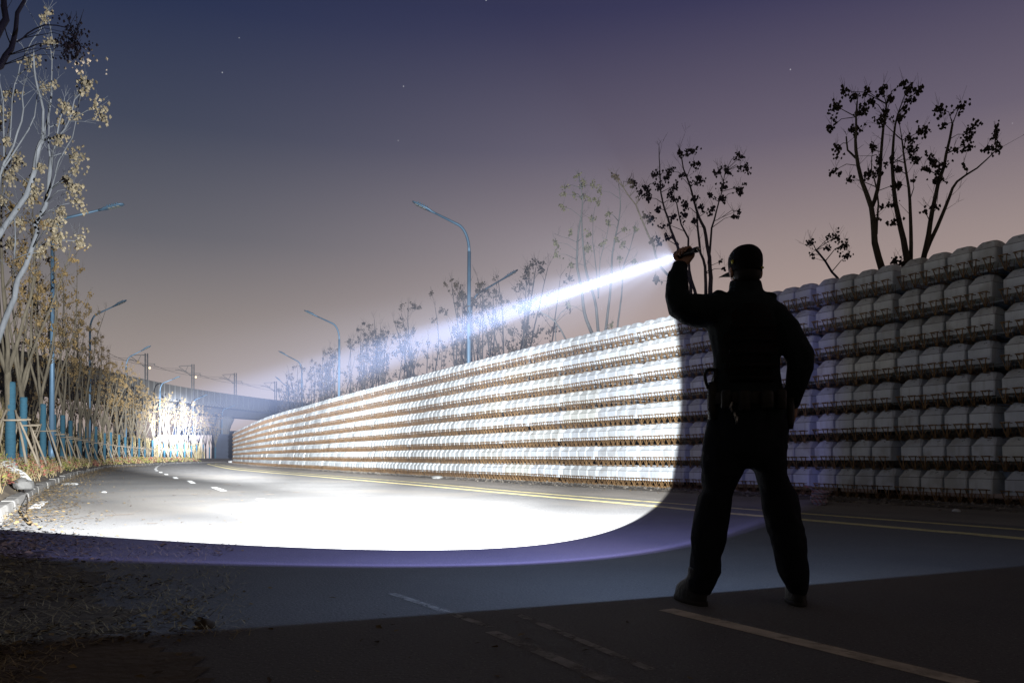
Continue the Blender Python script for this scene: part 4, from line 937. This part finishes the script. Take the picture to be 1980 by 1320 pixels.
# cap
cp=MB()
cp.loft([(hc+Vector((0,0,z))+FD*f,SD*w,FD*d) for z,w,d,f in ((-.022,.0815,.100,-.004),(.004,.0825,.104,-.002),(.03,.0845,.106,-.002),(.06,.0825,.104,-.002),(.080,.074,.094,-.004),(.098,.060,.078,-.006),(.110,.042,.056,-.008),(.117,.020,.028,-.008),(.119,.006,.008,-.008))],26)
co=pbuild(cp,'cap',M['cap']); fuse(co,.006,2,.0015,20)
br=MB(); vs=[]; fs=[]; NU=13
for lay in (0,-.004):
    for r in (0,1):
        for k in range(NU):
            a=-1.25+2.5*k/(NU-1); x=math.sin(a)*(.086+.027*r); f=.06+math.cos(a)*(.040+.062*r); z=.010-.022*(abs(a)/1.25)**2-.012*r+lay
            vs.append(hc+SD*x+FD*f+Vector((0,0,z)))
for k in range(NU-1):
    a,b,c,d=k,k+1,NU+k+1,NU+k; fs+=[(a,b,c,d),(2*NU+a,2*NU+d,2*NU+c,2*NU+b),(d,c,2*NU+c,2*NU+d)]
fs+=[(0,NU,3*NU,2*NU),(NU-1,3*NU-1,4*NU-1,2*NU-1)]
br.add(vs,fs); q=pbuild(br,'brim',M['cap'],None); q.parent=co
yp=MB(); yp.ball(m_(1413,509,-.03),(.006,.012,.010),0,6); q=pbuild(yp,'badge',M['yellow_patch'],None); q.parent=co
yp=MB(); yp.ball(m_(1467,523,-.062),(.008,.006,.006),0,6); q=pbuild(yp,'badge',M['yellow_patch'],None); q.parent=co
# duty belt and what hangs on it
bl=MB(); bl.loft([hring(784,1369,1519,.128),hring(781,1368,1520,.131),hring(763,1369,1516,.129),hring(760,1370,1515,.126)],28); belt=pbuild(bl,'belt',M['leather'])
for x,y,w,h,d in ((1392,775,.026,.045,.118),(1424,778,.03,.05,.142),(1466,776,.032,.045,.142),(1496,775,.026,.05,.118)):
    pm=MB(); pm.loft([(m_(x,y,-d)+Vector((0,0,z*h)),Vector((w*q,0,0)),Vector((0,.022*q,0))) for z,q in ((-1,.75),(-.85,.98),(.7,1),(.9,.9),(1,.7))],12); q=pbuild(pm,'pouch',M['leather'],None); q.parent=belt
hp=MB(); hp.tube(cat([m_(1381,716,-.03),m_(1368,716,-.035),m_(1360,722,-.035),m_(1361,737,-.035),m_(1366,752,-.03)],.01),.0085,8); hp.tube([m_(1381,716,-.03),m_(1380,742,-.03)],.013,8); q=pbuild(hp,'baton_handle',M['black_metal'],None); q.parent=belt
hp=MB(); hp.loft([(m_(1376,y,-.03),Vector((w,0,0)),Vector((0,.03,0))) for y,w in ((740,.026),(765,.03),(790,.03),(812,.022))],12); q=pbuild(hp,'holster',M['leather'],None); q.parent=belt
hp=MB(); hp.loft([(m_(1523,y,-.02),Vector((w,0,0)),Vector((0,.035,0))) for y,w in ((770,.022),(790,.026),(815,.024),(830,.016))],12); q=pbuild(hp,'holster',M['leather'],None); q.parent=belt
ks=MB()
for i,(x,y) in enumerate(((1400,793),(1407,806),(1410,814),(1399,787))): ks.box(m_(x,y,-.13-.003*i),(.005,.002,.018),0,Matrix.Rotation(.25*i-.4,3,'Y'))
ks.tube([m_(1397,782,-.13),m_(1404,786,-.132),m_(1400,790,-.13),m_(1397,782,-.13)],.002,5); q=pbuild(ks,'keys',M['metal'],None); q.parent=belt
# torch in the hand
fl=empty('torch',LP); tag(fl,'black torch gripped in the raised left hand, throwing the beam','torch')
rotT=Matrix((EX,AX,EZ)).transposed().to_4x4()
def fbuild(mb,name,material,parent=fl): mb.v=[tuple(rotT.to_3x3()@Vector(v)) for v in mb.v]; return mb.build(name,material,parent,True)
b=MB(); b.loft([(Vector((0,y,0)),Vector((r,0,0)),Vector((0,0,r))) for y,r in ((-.175,.012),(-.172,.0145),(-.150,.0150),(-.148,.0135),(-.060,.0135),(-.055,.0150),(-.046,.0150))],24)
for k in range(7): b.loft([(Vector((0,-.13+.010*k+dy,0)),Vector((r,0,0)),Vector((0,0,r))) for dy,r in ((0,.0135),(.002,.0148),(.005,.0148),(.007,.0135))],20)
fbuild(b,'barrel',M['black_metal'])
b=MB(); b.loft([(Vector((0,y,0)),Vector((r,0,0)),Vector((0,0,r))) for y,r in ((-.047,.016),(-.030,.024),(-.012,.027),(-.008,.0275),(-.004,.0275))],28); fbuild(b,'head',M['black_metal'])
b=MB(); b.loft([(Vector((0,y,0)),Vector((r,0,0)),Vector((0,0,r))) for y,r in ((-.186,.0095),(-.184,.011),(-.175,.011))],18); fbuild(b,'tail_switch',M['metal'])
b=MB(); b.loft([(Vector((0,y,0)),Vector((r,0,0)),Vector((0,0,r))) for y,r in ((-.0039,.0245),(-.003,.0245))],24); fbuild(b,'lens',mat('torch_lens',(.9,.92,1),.3,emis=(.85,.9,1),estr=30))

# ------------------------------------------------------------------ light of the torch
# one lamp at the torch's lens; its angular profile (hot beam, corona, sharp spill edge, violet ring, faint rim light) is the reflector's
tl=bpy.data.lights.new('torch_light','SPOT'); tl.energy=1.0; tl.spot_size=R(178); tl.spot_blend=.04; tl.shadow_soft_size=.005; tl.use_nodes=True
to_=bpy.data.objects.new('torch_light',tl); C.objects.link(to_); to_.parent=fl; to_.location=AX*.012; to_.rotation_euler=AX.to_track_quat('-Z','Y').to_euler()
LR=to_.rotation_euler.to_matrix().inverted()
nt=tl.node_tree; N=nt.nodes; L=nt.links; em=[n for n in N if n.type=='EMISSION'][0]; em.inputs['Strength'].default_value=1.0
tc=N.new('ShaderNodeTexCoord'); acc=None
def lobe(half,watts,col,blend,swing=0.0):
    global acc
    d=LR@(Matrix.Rotation(R(-swing),3,'Z')@AX)    # the wide corona sits a little off the hot beam
    dt=N.new('ShaderNodeVectorMath'); dt.operation='DOT_PRODUCT'; L.new(tc.outputs['Normal'],dt.inputs[0]); dt.inputs[1].default_value=d
    ab=N.new('ShaderNodeMath'); ab.operation='ABSOLUTE'; L.new(dt.outputs['Value'],ab.inputs[0])
    c=math.cos(R(half)); mr=N.new('ShaderNodeMapRange'); mr.interpolation_type='SMOOTHSTEP'; mr.inputs['From Min'].default_value=c; mr.inputs['From Max'].default_value=c+(1-c)*blend; mr.inputs['To Max'].default_value=watts; L.new(ab.outputs[0],mr.inputs['Value'])
    sc=N.new('ShaderNodeVectorMath'); sc.operation='SCALE'; sc.inputs[0].default_value=col; L.new(mr.outputs[0],sc.inputs['Scale'])
    if acc is None: acc=sc.outputs[0]
    else:
        ad=N.new('ShaderNodeVectorMath'); ad.operation='ADD'; L.new(acc,ad.inputs[0]); L.new(sc.outputs[0],ad.inputs[1]); acc=ad.outputs[0]
lobe(36.4,36000,(.92,.96,1),.03)
lobe(25,115000,(.93,.965,1),1.0,4)
lobe(10.5,430000,(.92,.96,1),1.0,5)
lobe(50.0,950,(.34,.345,1),.05)
lobe(51.0,330,(.36,.33,1),.03); lobe(48.5,-330,(.36,.33,1),.06)
lobe(88.8,120,(.40,.58,1),.03)
lobe(7.2,1.7e6,(.92,.95,1),1.0,.3)
lobe(3.6,2.6e6,(.78,.86,1),1.0,0)
lobe(2.5,1.75e7,(.66,.77,1),1.0)
L.new(acc,em.inputs['Color'])

# ------------------------------------------------------------------ air
hz=MB(); hz.box((0,0,10.4),(960,960,11.6)); ho=hz.build('haze',[])
hm=bpy.data.materials.new('haze'); hm.use_nodes=True; nt=hm.node_tree
nt.nodes.remove(nt.nodes['Principled BSDF']); pv=nt.nodes.new('ShaderNodeVolumePrincipled'); pv.inputs['Density'].default_value=.0001; pv.inputs['Color'].default_value=(.66,.74,1,1); pv.inputs['Anisotropy'].default_value=0.0
nt.links.new(pv.outputs[0],nt.nodes['Material Output'].inputs['Volume']); hm.cycles.volume_sampling='EQUIANGULAR'; ho.data.materials.append(hm); tag(ho,kind='stuff')

# ------------------------------------------------------------------ night sky with city glow and a few stars
w=bpy.data.worlds.new('World'); SC.world=w; w.use_nodes=True; w.cycles.sampling_method='NONE'; nt=w.node_tree; N=nt.nodes; L=nt.links; bg=N['Background']
tc=N.new('ShaderNodeTexCoord'); sx=N.new('ShaderNodeSeparateXYZ'); L.new(tc.outputs['Generated'],sx.inputs[0])
def ramp(stops):
    r=N.new('ShaderNodeValToRGB'); e=r.color_ramp.elements
    while len(e)<len(stops): e.new(.5)
    for el,(p,c) in zip(e,stops): el.position=p; el.color=(*c,1)
    L.new(sx.outputs['Z'],r.inputs[0]); return r
lr=ramp([(0,(.42,.34,.30)),(.08,(.37,.31,.285)),(.16,(.25,.22,.21)),(.25,(.120,.121,.142)),(.36,(.050,.061,.098)),(.47,(.019,.030,.076)),(.62,(.016,.021,.05)),(1,(.058,.046,.034))])
rr=ramp([(0,(.58,.41,.33)),(.08,(.52,.38,.325)),(.16,(.43,.33,.295)),(.25,(.315,.25,.245)),(.36,(.145,.120,.165)),(.49,(.046,.043,.098)),(.62,(.03,.028,.055)),(1,(.058,.046,.034))])
mr=N.new('ShaderNodeMapRange'); mr.interpolation_type='SMOOTHSTEP'; mr.inputs['From Min'].default_value=-.5; mr.inputs['From Max'].default_value=.35; L.new(sx.outputs['X'],mr.inputs['Value'])
mx=N.new('ShaderNodeMix'); mx.data_type='RGBA'; L.new(mr.outputs[0],mx.inputs['Factor']); L.new(lr.outputs[0],mx.inputs['A']); L.new(rr.outputs[0],mx.inputs['B'])
vo=N.new('ShaderNodeTexVoronoi'); vo.inputs['Scale'].default_value=42; L.new(tc.outputs['Generated'],vo.inputs['Vector'])
lt=N.new('ShaderNodeMath'); lt.operation='LESS_THAN'; lt.inputs[1].default_value=.025; L.new(vo.outputs['Distance'],lt.inputs[0])
cs=N.new('ShaderNodeSeparateColor'); L.new(vo.outputs['Color'],cs.inputs[0]); g2=N.new('ShaderNodeMath'); g2.operation='GREATER_THAN'; g2.inputs[1].default_value=.3; L.new(cs.outputs[0],g2.inputs[0])
mu=N.new('ShaderNodeMath'); mu.operation='MULTIPLY'; L.new(lt.outputs[0],mu.inputs[0]); L.new(g2.outputs[0],mu.inputs[1])
up=N.new('ShaderNodeMapRange'); up.inputs['From Min'].default_value=.3; up.inputs['From Max'].default_value=.45; up.inputs['To Max'].default_value=.5; L.new(sx.outputs['Z'],up.inputs['Value'])
m2=N.new('ShaderNodeMath'); m2.operation='MULTIPLY'; L.new(mu.outputs[0],m2.inputs[0]); L.new(up.outputs[0],m2.inputs[1])
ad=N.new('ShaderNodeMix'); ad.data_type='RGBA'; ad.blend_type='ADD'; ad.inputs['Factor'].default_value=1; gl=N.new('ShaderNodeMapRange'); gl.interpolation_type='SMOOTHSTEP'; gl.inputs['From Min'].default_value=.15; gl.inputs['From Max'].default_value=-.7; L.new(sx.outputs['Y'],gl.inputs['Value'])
wr=ramp([(0,(.13,.10,.075)),(.3,(.13,.105,.085)),(.6,(.065,.052,.042)),(1,(.058,.046,.034))])  # unseen sky behind the camera and overhead, warmed to light the foreground brown
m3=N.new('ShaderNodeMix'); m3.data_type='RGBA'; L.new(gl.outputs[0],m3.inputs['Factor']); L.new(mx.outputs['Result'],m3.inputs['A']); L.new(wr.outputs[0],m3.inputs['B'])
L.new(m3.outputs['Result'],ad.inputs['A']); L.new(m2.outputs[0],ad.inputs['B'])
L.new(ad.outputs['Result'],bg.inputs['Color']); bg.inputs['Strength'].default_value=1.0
# ------------------------------------------------------------------ camera and render settings
cd=bpy.data.cameras.new('camera'); co_=bpy.data.objects.new('camera',cd); C.objects.link(co_); SC.camera=co_
cd.sensor_width=36; cd.sensor_fit='HORIZONTAL'; cd.lens=36*F/1980; cd.shift_x=0; cd.shift_y=(CY-660)/1980; cd.clip_end=3000; cd.clip_start=.05
co_.matrix_world=Matrix.Translation(CAM)@CAMROT.to_4x4()
vs_=SC.view_settings; SC.display_settings.display_device='sRGB'; vs_.view_transform='Standard'; vs_.look='None'; vs_.exposure=0; vs_.gamma=1
cy=SC.cycles; cy.use_denoising=True; cy.denoiser='OPENIMAGEDENOISE'; cy.max_bounces=5; cy.diffuse_bounces=3; cy.volume_bounces=0; cy.transparent_max_bounces=8; cy.sample_clamp_indirect=6; cy.use_light_tree=True; cy.caustics_reflective=False; cy.caustics_refractive=False
